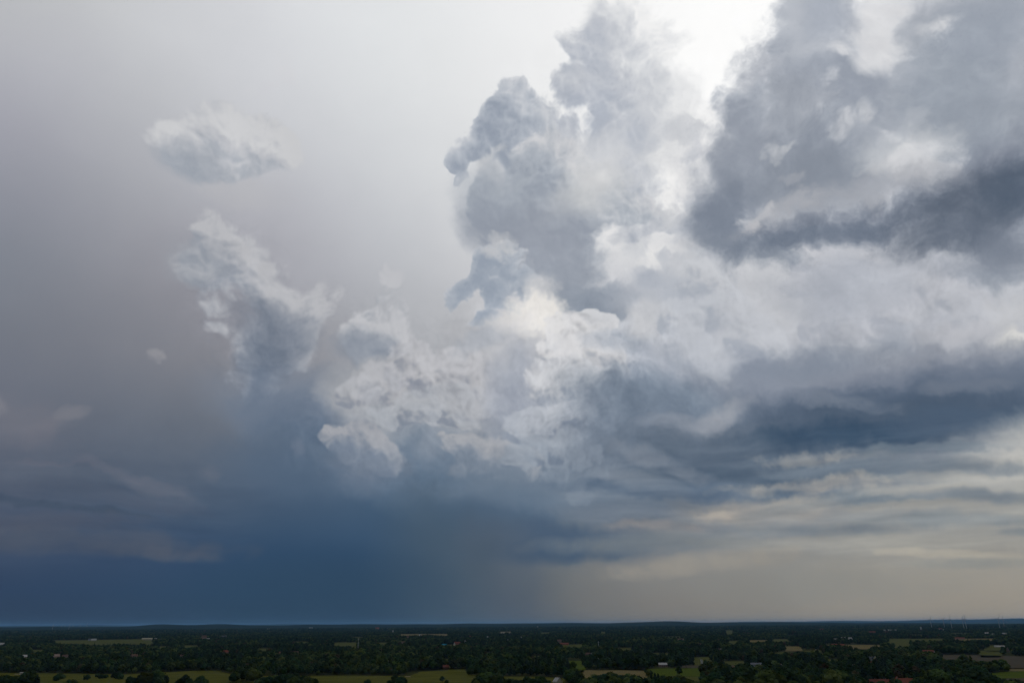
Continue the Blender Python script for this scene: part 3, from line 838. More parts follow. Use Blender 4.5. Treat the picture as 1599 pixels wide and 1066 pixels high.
field('stubble_field', 'stubble', [(1152, 991), (1161, 991), (1161, near(992.6)), (1152, near(992.6))])
field('pasture', 'pasture', [(1134, 1000.4), (1156, 1000), (1154, near(1006.5)), (1140, near(1006.5))])
field('stubble_field', 'stubble', [(1168, 999), (1198, 998.8), (1197, near(1001.5)), (1170, near(1001.5))])
field('stubble_field', 'stubble', [(1180, 1021.5), (1197, 1021.2), (1196, near(1024.5)), (1182, near(1024.5))])
field('pasture', 'pasture', [(1128, 1032), (1162, 1031.2), (1162, near(1036)), (1132, near(1037))])
field('pasture', 'pasture', [(1204, 997.4), (1234, 997), (1233, near(1001)), (1208, near(1001))])
field('pasture', 'pasture', [(1200, 1020.5), (1222, 1016.5), (1290, 1014.5), (1288, near(1018)), (1205, near(1022))])
field('stubble_field', 'stubble', [(1283, 1006), (1330, 1006), (1378, 1006.4), (1376, near(1009)), (1284, near(1008.6))])
field('pasture', 'pasture', [(1383, 997), (1474, 996.6), (1474, near(1001.6)), (1388, near(1003.5))])
field('stubble_field', 'stubble', [(1491, 996.8), (1562, 996.4), (1555, near(999.5)), (1494, near(999.5))])
field('pasture', 'pasture', [(1538, 1007), (1570, 1007), (1569, near(1009)), (1540, near(1009))])
for k_, (x_, y_, w_, h_, m_) in enumerate([(1030,1019,34,1.6,'pasture'),(975,1011,26,1.4,'pasture'),(1236,1008.5,30,1.2,'stubble'),(1346,1013,36,1.6,'pasture'),(1412,1009,30,1.4,'stubble'),
      (1098,1025,30,1.8,'pasture'),(1300,1028,34,2.0,'pasture'),(836,1023,30,1.6,'pasture'),(948,1000,22,1.0,'stubble'),(1050,993,30,.9,'pasture'),(1246,991,34,.9,'pasture'),(1340,993,30,.9,'stubble'),(1502,988,40,.9,'pasture'),
      (556,994,26,.9,'pasture'),(470,1001,30,1.2,'pasture'),(410,1012,26,1.4,'pasture'),(764,1018,28,1.5,'pasture'),(300,1007,30,1.3,'pasture'),(1546,1015,36,1.6,'pasture'),(1590,1003,30,1.2,'pasture'),(1150,983.5,40,.8,'pasture'),(1430,990.5,34,.9,'pasture'),
      (700,1028,22,1.6,'pasture'),(60,1014,30,1.4,'pasture'),(1406,1026,24,1.8,'stubble')]):
    field('pasture' if m_ == 'pasture' else 'stubble_field', m_, [(x_ - w_ * .5, y_ + h_ * .3), (x_ - w_ * .1, y_), (x_ + w_ * .5, y_ + h_ * .1), (x_ + w_ * .46, near(y_ + h_)), (x_ - w_ * .4, near(y_ + h_ * 1.1))])
# trodden track in the meadow
field('track', 'sand_track', [(22, 1051.4), (52, 1051.0), (52, 1052.0), (23, 1052.4)], z=0.10, clear=False)
field('track', 'sand_track', [(632, 1055.2), (641, 1055.0), (641, 1056.2), (632, 1056.3)], z=0.10, clear=False)

def ridge(name, px, depth, h_px, mat, thick=2500):
    """A long low rise: crest heights are measured above the flat horizon in photo pixels at that distance."""
    n = len(px); V, F = [], []
    for i, (x, h) in enumerate(zip(px, h_px)):
        d = direction(x, 972); d.z = 0; d.normalize()
        top = CAM_H * 0.0 + h * depth / FPX * 0.93
        for dd, hh in ((-thick, -2), (-thick * 0.5, top * 0.55), (0, top), (thick * 0.6, top * 0.6), (thick * 1.4, -2)):
            p = d * (depth + dd); V.append((p.x, p.y, hh))
    for i in range(n - 1):
        for k in range(4):
            a = i * 5 + k; F.append((a, a + 5, a + 6, a + 1))
    o = mesh_object(name, V, F, mat, smooth=True); o['kind'] = 'structure'
    return o
def wavy(x, *bumps):
    s = sum(h * math.exp(-((x - c) / w) ** 2) for c, w, h in bumps)
    return s
HX = list(range(-140, 1760, 12))
far_h = [CAM_H * FPX / 0.93 / 48000 + 0.6 + 0.5 * math.sin(x / 61) + 0.35 * math.sin(x / 23 + 1) + wavy(x, (1530, 170, 2.0)) for x in HX]
ridge('hills', HX, 48000, far_h, M['far_wood'], 4000)
near_h = [CAM_H * FPX / 0.93 / 17000 - 0.6 + 0.35 * math.sin(x / 37) + 0.25 * math.sin(x / 13 + 2) + wavy(x, (1040, 52, 2.6), (255, 40, 2.2), (350, 34, 2.2), (640, 300, 1.2), (880, 60, .8), (1150, 80, 1.0), (1600, 170, -3.4)) for x in HX]
ridge('hills', HX, 17000, near_h, M['far_wood'], 2600)

# =================================================================== trees
def ico(sub):
    t = (1 + 5 ** 0.5) / 2
    v = [Vector(p).normalized() for p in [(-1, t, 0), (1, t, 0), (-1, -t, 0), (1, -t, 0), (0, -1, t), (0, 1, t), (0, -1, -t), (0, 1, -t), (t, 0, -1), (t, 0, 1), (-t, 0, -1), (-t, 0, 1)]]
    f = [(0, 11, 5), (0, 5, 1), (0, 1, 7), (0, 7, 10), (0, 10, 11), (1, 5, 9), (5, 11, 4), (11, 10, 2), (10, 7, 6), (7, 1, 8), (3, 9, 4), (3, 4, 2), (3, 2, 6), (3, 6, 8), (3, 8, 9), (4, 9, 5), (2, 4, 11), (6, 2, 10), (8, 6, 7), (9, 8, 1)]
    for _ in range(sub):
        cache, nf = {}, []
        def mid(a, b):
            k = (min(a, b), max(a, b))
            if k not in cache:
                v.append(((v[a] + v[b]) / 2).normalized()); cache[k] = len(v) - 1
            return cache[k]
        for a, b, c in f:
            ab, bc, ca = mid(a, b), mid(b, c), mid(c, a)
            nf += [(a, ab, ca), (b, bc, ab), (c, ca, bc), (ab, bc, ca)]
        f = nf
    return v, f
ICO0, ICO1 = ico(0), ico(1)

def lump(c, r, rg, sub=0, sq=0.8):
    v, f = ICO1 if sub else ICO0
    R3 = Matrix.Rotation(rg.uniform(0, 6.28), 3, 'Z') @ Matrix.Rotation(rg.uniform(0, 6.28), 3, 'X')
    out = []
    for p in v:
        q = R3 @ p * r * rg.uniform(0.74, 1.22)
        out.append(Vector((c[0] + q.x, c[1] + q.y, c[2] + q.z * sq)))
    return out, f

def leaf_quads(centres, n, size, rg):
    V, F = [], []
    for _ in range(n):
        c, r = rg.choice(centres)
        d = Vector((rg.gauss(0, 1), rg.gauss(0, 1), rg.gauss(0.2, 1))).normalized()
        p = Vector(c) + d * r * rg.uniform(0.9, 1.28)
        a = Vector((rg.gauss(0, 1), rg.gauss(0, 1), rg.gauss(0, 1))).normalized(); b = a.cross(d + a * 0.01).normalized()
        s = size * rg.uniform(0.5, 1.2); k = len(V)
        V += [p - a * s * .5, p + b * s * .35, p + a * s * .6, p - b * s * .4]
        F += [(k, k + 1, k + 2, k + 3)]
    return V, F

def crown_data(kind, seed, fine):
    """Crown of a tree one metre-unit tall profile: (height, verts, faces)."""
    rg = random.Random(seed)
    C = []
    if kind in ('round', 'spreading', 'bush'):
        H = {'round': 14.0, 'spreading': 12.5, 'bush': 4.5}[kind]
        W = {'round': 5.2, 'spreading': 6.8, 'bush': 3.2}[kind]
        z0 = {'round': 3.0, 'spreading': 2.6, 'bush': 0.4}[kind]
        n = {'round': 26, 'spreading': 30, 'bush': 12}[kind] if fine else {'round': 13, 'spreading': 15, 'bush': 7}[kind]
        lobes = [(rg.uniform(0, 6.28), rg.uniform(.75, 1.15)) for _ in range(4)]
        for i in range(n):
            t = (i + 0.5) / n
            z = z0 + (H - z0) * (0.12 + 0.82 * t)
            prof = math.sin(math.pi * min(1, (0.18 + 0.80 * t))) ** 0.7
            a = i * 2.39996 + rg.uniform(-.4, .4)
            k = 1 + 0.16 * math.cos(2 * (a - lobes[0][0])) + 0.12 * math.cos(3 * (a - lobes[1][0]))
            r = W * prof * k * rg.uniform(0.35, 0.85)
            C.append(((r * math.cos(a), r * math.sin(a), z), W * rg.uniform(0.30, 0.46) * (0.75 + 0.5 * prof)))
        C.append(((0, 0, z0 + (H - z0) * .5), W * .75))
    elif kind == 'poplar':
        H = 19.0; n = 18 if fine else 9
        for i in range(n):
            t = (i + .5) / n; z = 2 + 16.4 * t; w = 1.9 * math.sin(math.pi * (0.12 + 0.82 * t)) ** .6
            a = i * 2.4
            C.append(((w * .5 * math.cos(a), w * .5 * math.sin(a), z), max(.7, w * rg.uniform(.7, .95))))
    elif kind == 'conifer':
        H = 17.0; n = 24 if fine else 12
        for i in range(n):
            t = (i + .5) / n; z = 2.2 + 14.3 * t; w = 3.6 * (1 - t) ** .85 + .25
            a = i * 2.4
            C.append(((w * .55 * math.cos(a), w * .55 * math.sin(a), z), w * .62 + .25))
    parts = [lump(c, r, rg, 1 if fine else 0, 0.82 if kind != 'poplar' else 1.2) for c, r in C]
    parts.append(leaf_quads(C, 260 if fine else 36, 1.5 if kind != 'bush' else .9, rg))
    V, F = join(parts)
    return V, F, H

def trunk_data(H, r, rg):
    lean = rg.uniform(-.4, .4)
    parts = [tube([(0, 0, -.3), (lean * .3, 0, H * .3), (lean, 0, H * .72)], [r, r * .75, r * .3], 6)]
    for k in range(4):
        a = k * 1.6 + rg.uniform(-.3, .3); z = H * (.3 + .09 * k)
        parts.append(tube([(lean * .4, 0, z), (math.cos(a) * 2.4, math.sin(a) * 2.4, z + 2.2)], [r * .35, r * .12], 5))
    return join(parts)

KINDS = {'round': ('leaf_dark', 3), 'spreading': ('leaf_olive', 3), 'bush': ('leaf_dark', 2), 'poplar': ('leaf_olive', 1), 'conifer': ('needle', 1), 'brown': ('leaf_brown', 1)}
TREE_NAME = {'round': 'broadleaf_tree', 'spreading': 'oak_tree', 'bush': 'bush', 'poplar': 'poplar_tree', 'conifer': 'conifer_tree', 'brown': 'copper_beech_tree'}
CROWN, TRUNK, LIGHT = {}, {}, {}
for kd, (mt, nv) in KINDS.items():
    for v in range(nv):
        shape = 'round' if kd == 'brown' else kd
        V, F, H = crown_data(shape, 11 + v * 7 + len(kd), True)
        me = bpy.data.meshes.new('crown'); me.from_pydata([tuple(p) for p in V], [], F); me.materials.append(M[mt])
        CROWN.setdefault(kd, []).append((me, H))
        V, F = trunk_data(H * (0.8 if shape != 'bush' else 0.5), 0.32 if shape != 'bush' else .12, random.Random(v))
        mt2 = bpy.data.meshes.new('trunk'); mt2.from_pydata([tuple(p) for p in V], [], F); mt2.materials.append(M['bark'])
        TRUNK.setdefault(kd, []).append(mt2)
        if shape != 'bush':
            V, F, H = crown_data(shape, 51 + v * 7 + len(kd), False)
            tv, tf = tube([(0, 0, -.3), (0, 0, H * .5)], [.35, .2], 5)
            nC = len(F); V2, F2 = join([(V, F), (tv, tf)])
            me = bpy.data.meshes.new('far_tree'); me.from_pydata([tuple(p) for p in V2], [], F2)
            me.materials.append(M[mt]); me.materials.append(M['bark'])
            me.polygons.foreach_set('material_index', [0] * nC + [1] * (len(F2) - nC))
            LIGHT.setdefault(kd, []).append(me)

TREES = []     # individual trees: (x, y, kind, variant, scale, rz, label, group)
def add_tree(x, y, kind, scale, label, group=None):
    TREES.append((x, y, kind, rnd.randrange(KINDS[kind][1]), scale, rnd.uniform(0, 6.28), label, group))

def tree_at(px, ybase, ytop, kind, label, group=None):
    p = on_ground(px, ybase); d = p.length
    H = CROWN[kind][0][1]
    want = (ybase - ytop) * math.sqrt(d * d + CAM_H ** 2) / FPX * 0.86
    add_tree(p.x, p.y, kind, want / H, label, group)

ORD = ['leftmost', 'second', 'third', 'fourth', 'fifth', 'sixth', 'seventh', 'eighth', 'ninth', 'tenth', 'eleventh', 'twelfth', 'thirteenth', 'fourteenth', 'fifteenth', 'sixteenth', 'seventeenth', 'eighteenth', 'nineteenth', 'twentieth']
def copse(x0, x1, ytop, ybase, n, kinds, label, group, depth=2.5):
    """A clump of single trees in a row across the view; each is named by its place in that row."""
    spots = sorted(x0 + (x1 - x0) * (i + .5) / n + rnd.uniform(-2.5, 2.5) for i in range(n))
    for i, px in enumerate(spots):
        yb = ybase + rnd.uniform(-depth, depth)
        k = 1 - 0.35 * abs((px - (x0 + x1) / 2) / max(1, (x1 - x0) / 2)) ** 2
        yt = yb - (ybase - ytop) * k * rnd.uniform(.82, 1.05)
        place = 'leftmost one' if i == 0 else 'rightmost one' if i == n - 1 else ORD[i] + ' from left'
        tree_at(px, yb, yt, rnd.choice(kinds), label + ', ' + place, group)
RS = ['round', 'round', 'spreading']
copse(-6, 22, 1056, 1073, 6, RS, 'dark bushy tree in the bottom left corner of the meadow', 'trees in the bottom left corner')
copse(30, 56, 1050.5, 1071, 5, ['round'], 'tall dark tree of the round clump near the bottom left', 'round clump near the bottom left corner')
copse(84, 97, 1054.5, 1061.5, 3, ['bush'], 'low dark bush standing out in the olive meadow, left', 'bushes in the left of the meadow')
tree_at(135.5, 1060.5, 1054.5, 'bush', 'lone small round bush out in the olive meadow, left')
copse(97, 124, 1062, 1074, 6, RS, 'dark tree top at bottom edge below the lone meadow bush', 'tree tops below the lone meadow bush')
copse(150, 166, 1053, 1058, 3, ['bush'], 'low bush at the wood edge above the left meadow', 'bushes along the left wood edge')
copse(176, 191, 1050, 1057.5, 4, ['bush'], 'dark shrub at the narrow waist of the left meadow', 'shrubs at the waist of the meadow')
copse(200, 257, 1052, 1073, 11, RS, 'broad dark tree of the long clump, bottom edge left third', 'long clump at the bottom edge, left third')
copse(278, 299, 1058, 1074, 4, ['round'], 'round tree in the left one of two small bottom clumps', 'left of two small clumps')
copse(303, 322, 1059, 1074, 4, ['round'], 'round tree in the right one of two small bottom clumps', 'right of two small clumps')
copse(359, 402, 1044, 1062.5, 12, RS, 'big dark tree of the wood corner jutting into the meadow', 'wood corner jutting into the meadow', 3.5)
copse(404, 492, 1054, 1074, 16, RS, 'dark tree of the hedge-like bottom belt left of centre', 'belt along the bottom edge, left of centre')
tree_at(574, 1070, 1062, 'bush', 'small bush top peeking in at the bottom edge, left of centre')
copse(608, 632, 1055.5, 1073, 6, ['round'], 'dark tree of the domed bottom clump near the centre', 'domed clump near the centre')
tree_at(690.5, 1065, 1055.5, 'round', 'lone dark round tree in the middle of the central meadow')
tree_at(697, 1066, 1061.5, 'bush', 'tiny bush right beside the lone round meadow tree')
tree_at(739.5, 1066.5, 1061, 'bush', 'small solitary bush between the lone meadow tree and the wood')
copse(744, 786, 1053, 1074, 11, RS, 'olive tree of the bottom clump right of the central meadow', 'clump right of the central meadow')
for px, w_ in ((789.5, 'left'), (795, 'middle'), (800.5, 'right')): tree_at(px, 1066 + rnd.uniform(-.6, .6), 1060, 'bush', w_ + ' one of three small round bushes in a row right of the central meadow', 'short row of small bushes')
copse(729, 800, 1038, 1054, 20, ['round'], 'very dark tree of the square wood right of central meadow', 'dense wood right of the central meadow', 3)
copse(800, 862, 1056, 1076, 10, RS, 'dark tree at the bottom edge left of the pale house', 'trees left of the pale house')
copse(882, 904, 1044, 1064, 8, RS, 'tall dark tree between the pale house and the tan field', 'trees between the pale house and the tan field', 3)
copse(893, 898, 1035, 1046, 2, ['round'], 'dark tree at the edge of the small bright green field', 'trees by the small bright green field')
copse(904, 1004, 1052.5, 1075, 20, RS, 'dark tree of the belt below the tan stubble field', 'belt below the tan stubble field')
for i, px in enumerate((1018, 1024, 1029)): tree_at(px, 1070, 1050 + i, 'conifer', ('left', 'middle', 'right')[i] + ' one of three pointed conifers below the wide bright green field', 'three pointed conifers')
copse(1000, 1094, 1056, 1077, 17, RS, 'dark tree of the belt below the bright green field', 'belt below the bright green field')
copse(1056, 1063, 1032, 1040, 3, ['round'], 'dark round tree right of the pale pink-roofed house', 'trees right of the pale roofed house')
copse(1103, 1120, 1044.5, 1056, 4, ['spreading', 'bush'], 'small tree at the corner of the wide bright green field', 'trees at the corner of the bright green field')
copse(1108, 1150, 1046, 1076, 12, ['round'], 'large dark tree right of the green pasture, bottom edge', 'large trees right of the green pasture')
copse(1150, 1180, 1040, 1072, 9, ['round'], 'tall dark tree of the wood right of the ploughed strip', 'tall trees right of the ploughed strip')
copse(1180, 1260, 1048, 1077, 16, RS, 'dark tree of the solid bottom wood right of centre', 'solid wood at the bottom edge, right of centre')
copse(1262, 1352, 1052, 1078, 14, RS, 'dark tree at the bottom edge left of the red roofs', 'trees left of the red roofs')
copse(1432, 1500, 1052, 1078, 12, RS, 'olive dark tree at bottom edge right of the red roofs', 'trees right of the red roofs')
copse(1503, 1545, 1045, 1073, 12, ['round'], 'large dark tree left of the lower right green field', 'large trees left of the lower right green field', 3)
copse(1546, 1552, 1056, 1068, 2, ['bush'], 'small bush at the corner of the lower right green field', 'bushes at the lower right field corner')
copse(1555, 1599, 1062, 1076, 6, ['bush', 'round'], 'low tree at bottom edge below the lower right brown field', 'low trees below the lower right brown field')
copse(1500, 1512, 1024, 1033, 3, ['spreading'], 'rounded tree in front of the long brown field at right', 'trees in front of the long brown field')
PLACED = np.array([(t[0], t[1], 5.0 * t[4] if t[2] != 'bush' else 3) for t in TREES])

# =================================================================== houses
HOUSES = []    # (centre, half size, axis) kept clear, with a view corridor in front
def corridor(p, w, extra=0.13):
    d = math.hypot(p.x, p.y)
    HOUSES.append((math.atan2(p.x, p.y), d, w / 2 + 3, extra * d))

def gable_house(name, label, cat, px, yb, w_px, h_px, wall, roof, turn=0.0, deep=0.75, chimney=True, windows=0, flat=False, group=None, gable_front=False):
    p = on_ground(px, yb); d = math.hypot(p.x, p.y)
    per = math.sqrt(d * d + CAM_H ** 2) / FPX * 0.86          # metres to a photo pixel there
    Wd = max(w_px * per, 4.5); Ht = max(h_px * per, 3.2); Dp = max(min(Wd * deep, 14), 4)
    eave = Ht * (0.9 if flat else 0.52)
    face = math.atan2(p.x, p.y)
    root = thing(name, label, cat, (p.x, p.y, 0), -face + turn, group)
    x, y = Wd / 2, Dp / 2
    if flat:
        v, f = box_data(-x, x, -y, y, -.5, eave)
        mesh_object('wall', v, f, M[wall], root)
        v, f = box_data(-x - .3, x + .3, -y - .3, y + .3, eave + .003, Ht)
        mesh_object('roof', v, f, M[roof], root)
    else:
        if gable_front:
            V = [(-x, -y, -.5), (x, -y, -.5), (x, y, -.5), (-x, y, -.5), (-x, -y, eave), (x, -y, eave), (x, y, eave), (-x, y, eave), (0, -y, Ht - .25), (0, y, Ht - .25)]
            F = [(0, 1, 5, 8, 4), (2, 3, 7, 9, 6), (1, 2, 6, 5), (3, 0, 4, 7)]
            o_ = 0.45; k = (Ht - eave) / x
            def slab(s):
                a, b = (s * (x + o_), eave - o_ * k), (0, Ht)
                V = [(a[0], -y - o_, a[1]), (b[0], -y - o_, b[1]), (b[0], y + o_, b[1]), (a[0], y + o_, a[1])]
                V += [(q[0], q[1], q[2] + .22) for q in V]
                return V, [(0, 1, 2, 3), (7, 6, 5, 4), (0, 4, 5, 1), (1, 5, 6, 2), (2, 6, 7, 3), (3, 7, 4, 0)]
        else:
            V = [(-x, -y, -.5), (x, -y, -.5), (x, y, -.5), (-x, y, -.5), (-x, -y, eave), (x, -y, eave), (x, y, eave), (-x, y, eave), (-x, 0, Ht - .25), (x, 0, Ht - .25)]
            F = [(0, 1, 5, 4), (2, 3, 7, 6), (1, 2, 6, 9, 5), (3, 0, 4, 8, 7)]
            o_ = 0.45; k = (Ht - eave) / y
            def slab(s):
                a, b = (s * (y + o_), eave - o_ * k), (0, Ht)
                V = [(-x - o_, a[0], a[1]), (-x - o_, b[0], b[1]), (x + o_, b[0], b[1]), (x + o_, a[0], a[1])]
                V += [(q[0], q[1], q[2] + .22) for q in V]
                return V, [(0, 1, 2, 3), (7, 6, 5, 4), (0, 4, 5, 1), (1, 5, 6, 2), (2, 6, 7, 3), (3, 7, 4, 0)]
        mesh_object('wall', V, F, M[wall], root)
        v, f = join([slab(-1), slab(1)])
        rf = mesh_object('roof', v, f, M[roof], root)
        if chimney and w_px >= 5:
            v, f = box_data(-.45, .45, -.45, .45, Ht - 1.0, Ht + 1.1)
            c = mesh_object('chimney', v, f, M['brick_red'], rf); c.location = (x * .35 if not gable_front else .8, .7, 0)
    if windows:
        wf = None
        for k in range(windows):
            u = -x + (k + .5) * 2 * x / windows
            if wf is None:
                v, f = box_data(-.55, .55, -.06, .04, 0, 1.3)
                wf = mesh_object('window', v, f, M['glass_dark'], root)
                o = wf
            else:
                o = bpy.data.objects.new('window', wf.data); COL.objects.link(o); o.parent = root
            o.location = (u, -y - .02, eave * .32)
        v, f = box_data(-.5, .5, -.08, .04, 0, 2.1)
        o = mesh_object('door', v, f, M['door_wood'], root); o.location = (x * .12 + .6 * (windows % 2 == 0), -y - .02, -.02)
        if windows % 2: o.location.x = 2 * x / windows * .5
    corridor(p, Wd * 1.15)
    return root

H_ = gable_house
H_('farmhouse', 'pale low building with flat light roof between meadow and wood, far left', 'building', 42, 1052, 17, 2.4, 'plaster_cream', 'sheet_pale', flat=True, windows=4)
H_('house', 'pinkish house half hidden in trees above the left corner clump', 'house', 35, 1028, 9, 5, 'brick_pink', 'sheet_pale', .3)
H_('house', 'reddish roofed house behind the leftmost pinkish house', 'house', 50, 1024, 6, 4, 'brick_pink', 'tile_red', -.2)
H_('house', 'pinkish brick house, left one of a pair in the left woods', 'house', 86, 1027.5, 9, 5.5, 'brick_pink', 'brick_pink', .25)
H_('house', 'pinkish brick house with pale gable, right one of a pair in the left woods', 'house', 101, 1027.5, 7, 5, 'brick_pink', 'tile_brown', -.3)
H_('shed', 'tiny white shed among dark trees right of the pair of pinkish houses', 'shed', 127, 1027.5, 2.6, 3.4, 'plaster_white', 'sheet_pale', chimney=False)
H_('house', 'pale house cut by the left frame edge in the left woods', 'house', 1, 1008, 7, 4, 'plaster_cream', 'sheet_pale', .2)
H_('barn', 'small white barn at the far side of the left green field', 'barn', 146, 999.6, 7, 2.6, 'plaster_white', 'sheet_pale', chimney=False)
H_('shed', 'grey shed left of the white barn by the left green field', 'shed', 139, 999.6, 3, 2.6, 'wall_grey', 'tile_grey', chimney=False)
H_('barn', 'long bright cream barn at the right end of the left green field', 'barn', 229.5, 998.6, 14, 2.8, 'plaster_cream', 'plaster_cream', chimney=False)
H_('house', 'small grey house just right of the long bright cream barn', 'house', 243, 998.6, 4, 2.6, 'wall_grey', 'sheet_pale')
H_('barn', 'grey low barn two buildings right of the long bright cream barn', 'barn', 255, 999.4, 8, 2.4, 'brick_pink', 'tile_grey', chimney=False)
H_('house', 'brown roofed house in the woods below the left green field', 'house', 209, 1026, 9, 4.5, 'brick_pink', 'tile_brown', .4)
H_('house', 'low pinkish house in the left woods, right of the brown roofed one', 'house', 285, 1025, 12, 3, 'brick_pink', 'tile_brown', .1)
H_('house', 'reddish gabled house in the middle of the left woods', 'house', 352, 1021, 8, 6, 'brick_pink', 'tile_red', .5)
H_('farmhouse', 'tall tan building with stepped end on the far left plain', 'building', 318, 998, 7, 6, 'brick_pink', 'tile_brown', .4)
H_('house', 'tiny tan annexe right of the tall tan building', 'house', 325, 998.6, 5, 2.4, 'plaster_cream', 'sheet_pale')
H_('house', 'pale house with grey roof, far left plain, right of the tan building', 'house', 349.5, 995, 8, 3, 'brick_pink', 'tile_grey', .2)
H_('building', 'tiny white building near the left horizon', 'building', 385, 982.6, 5, 2, 'plaster_white', 'sheet_pale')
H_('building', 'slanting pale grey roof near the horizon, left of the two white blocks', 'building', 421, 983, 8, 2, 'wall_grey', 'sheet_pale', .3)
H_('building', 'bright white block on the horizon left of centre', 'building', 485, 982.2, 6, 3, 'plaster_white', 'plaster_white', flat=True)
H_('building', 'lower whitish block right of the bright white block on the horizon', 'building', 494, 982.6, 5, 1.8, 'plaster_white', 'sheet_pale', flat=True)
H_('building', 'orange-red roofed building near the horizon, left of centre', 'building', 589, 983.4, 6, 4.4, 'brick_red', 'tile_orange')
H_('building', 'pale building right of the orange-red roof near the horizon', 'building', 606.5, 981.8, 7, 2, 'plaster_cream', 'sheet_pale')
H_('silo', 'small white tower-like block below the horizon, left of centre', 'silo', 613.5, 988, 2.4, 4.4, 'plaster_white', 'sheet_pale', chimney=False, flat=True)
H_('barn', 'very long low barn with dull red-brown roof, left of centre', 'barn', 448, 1021.5, 34, 4.5, 'brick_brown', 'tile_brown', .02, chimney=False)
H_('house', 'pinkish house beside a thin light mast, left of centre', 'house', 628, 1005, 11, 4, 'brick_pink', 'tile_brown')
H_('house', 'narrow pink house above the one with a brown roof, left of centre', 'house', 637, 996.5, 4, 4.4, 'brick_pink', 'tile_brown')
H_('house', 'narrow pale house right of the narrow pink house', 'house', 656, 994, 3.4, 4.4, 'wall_grey', 'sheet_pale')
H_('house', 'house with bright white gable end and red roof, centre', 'house', 714, 1006, 10, 4.4, 'brick_red', 'tile_red', windows=0)
H_('house', 'bright white gable standing at the left end of the red-roofed central house', 'house', 709.5, 1006.8, 2.6, 4.4, 'plaster_white', 'tile_red', gable_front=True, chimney=False)
H_('barn', 'low building with vivid blue roof, centre, left of the red roof', 'barn', 693, 1007, 9, 2, 'wall_grey', 'sheet_blue', chimney=False)
H_('house', 'grey gabled house right of the central red-roofed house', 'house', 726, 1003, 5, 4.4, 'wall_grey', 'tile_brown', gable_front=True)
H_('house', 'tiny red-brown roof above the central red-roofed house', 'house', 734, 994.6, 3, 2.6, 'brick_red', 'tile_red')
H_('house', 'low greyish-brown house in the central woods', 'house', 680.5, 1020, 14, 4, 'brick_pink', 'tile_brown', .1)
H_('shed', 'tiny white shed deep in the central dark woods', 'shed', 606.5, 1035, 2.4, 4, 'plaster_white', 'sheet_pale', chimney=False)
H_('house', 'red-brown roofed house above the central meadow', 'house', 696, 1044, 10, 6, 'brick_brown', 'tile_red', .15, windows=3)
H_('house', 'tan house half hidden in trees right above the dense square wood', 'house', 752, 1035, 6, 6, 'plaster_cream', 'tile_brown', .6)
H_('building', 'pale house right of the central red-roofed farm, far', 'house', 718, 991, 6, 1.8, 'wall_grey', 'sheet_pale')
H_('shed', 'tiny white shed right of centre, near the tower cloud foot', 'shed', 761.5, 996, 2.4, 3.2, 'plaster_white', 'sheet_pale', chimney=False)
H_('barn', 'long pale tan roof far off, right of centre', 'barn', 789, 988.6, 15, 1.6, 'brick_pink', 'sheet_pale', chimney=False)
H_('shed', 'tiny white shed left of the small far pasture, right of centre', 'shed', 792.5, 1000.4, 2.2, 2.4, 'plaster_white', 'sheet_pale', chimney=False)
H_('silo', 'tiny white tower just below the horizon, right of centre', 'silo', 839.5, 981, 2, 3.6, 'plaster_white', 'sheet_pale', flat=True)
H_('building', 'pale flat block on the horizon right of the tiny white tower', 'building', 847, 977.8, 3.5, 1.6, 'plaster_white', 'sheet_pale', flat=True)
H_('building', 'second pale flat block on the horizon right of the tiny white tower', 'building', 853.5, 977.9, 4, 1.6, 'plaster_white', 'sheet_pale', flat=True)
H_('shed', 'small white shed in the woods left of the long red-brown roof', 'shed', 814, 996.6, 2.6, 3, 'plaster_white', 'sheet_pale', chimney=False)
H_('barn', 'long red-brown roofed barn behind a small green pasture, right of centre', 'barn', 881, 1006.6, 15, 3.6, 'brick_red', 'tile_red', chimney=False)
H_('house', 'pink house with a steep roof behind the long red-brown barn', 'house', 873.5, 1002, 7, 4, 'brick_pink', 'tile_brown')
H_('house', 'house with white gable and brown roof above the small bright green field', 'house', 924.5, 1022, 3.4, 4, 'plaster_white', 'tile_brown', gable_front=True, chimney=False)
H_('barn', 'brown barn joined to the left of the white-gabled house', 'barn', 918, 1022, 9, 3.6, 'brick_brown', 'tile_brown', chimney=False)
H_('house', 'small bright white house with steep gable at the wood right of the bright green field', 'house', 934, 1032, 3.4, 6, 'plaster_white', 'tile_grey', gable_front=True)
H_('house', 'large pale house with tan gable at the bottom edge, right of centre', 'house', 871, 1069, 13, 11, 'plaster_cream', 'sheet_pale', .7, windows=3, gable_front=True)
H_('barn', 'low barn with pale pink rounded roof left of the bright green field', 'barn', 1035.5, 1040, 14, 5.5, 'brick_pink', 'sheet_pale', .1, chimney=False, windows=4)
H_('house', 'tan low house on the plain above the tall poplars, right of centre', 'house', 1063, 999.4, 11, 3, 'plaster_cream', 'tile_brown')
H_('house', 'small white house, left one of two above the pale pink-roofed barn', 'house', 1009, 1005.6, 3, 2.6, 'plaster_white', 'sheet_pale')
H_('house', 'small cream house, right one of two above the pale pink-roofed barn', 'house', 1016, 1005.6, 3, 3.2, 'plaster_cream', 'sheet_pale', gable_front=True)
H_('house', 'whitish steep-roofed house between trees above the ploughed strip', 'house', 1093, 1009, 6, 4.6, 'plaster_cream', 'tile_brown', .4)
H_('house', 'white end wall of the farm above the ploughed strip', 'house', 1126, 1014.6, 3.4, 3.2, 'plaster_white', 'sheet_pale', gable_front=True, chimney=False)
H_('barn', 'brown long barn joined to the white-ended farmhouse', 'barn', 1118, 1015.6, 13, 3.6, 'brick_brown', 'tile_brown', chimney=False)
H_('silo', 'thin white silo beside the ploughed strip', 'silo', 1096, 1036, 1.6, 6.4, 'plaster_white', 'sheet_pale', flat=True)
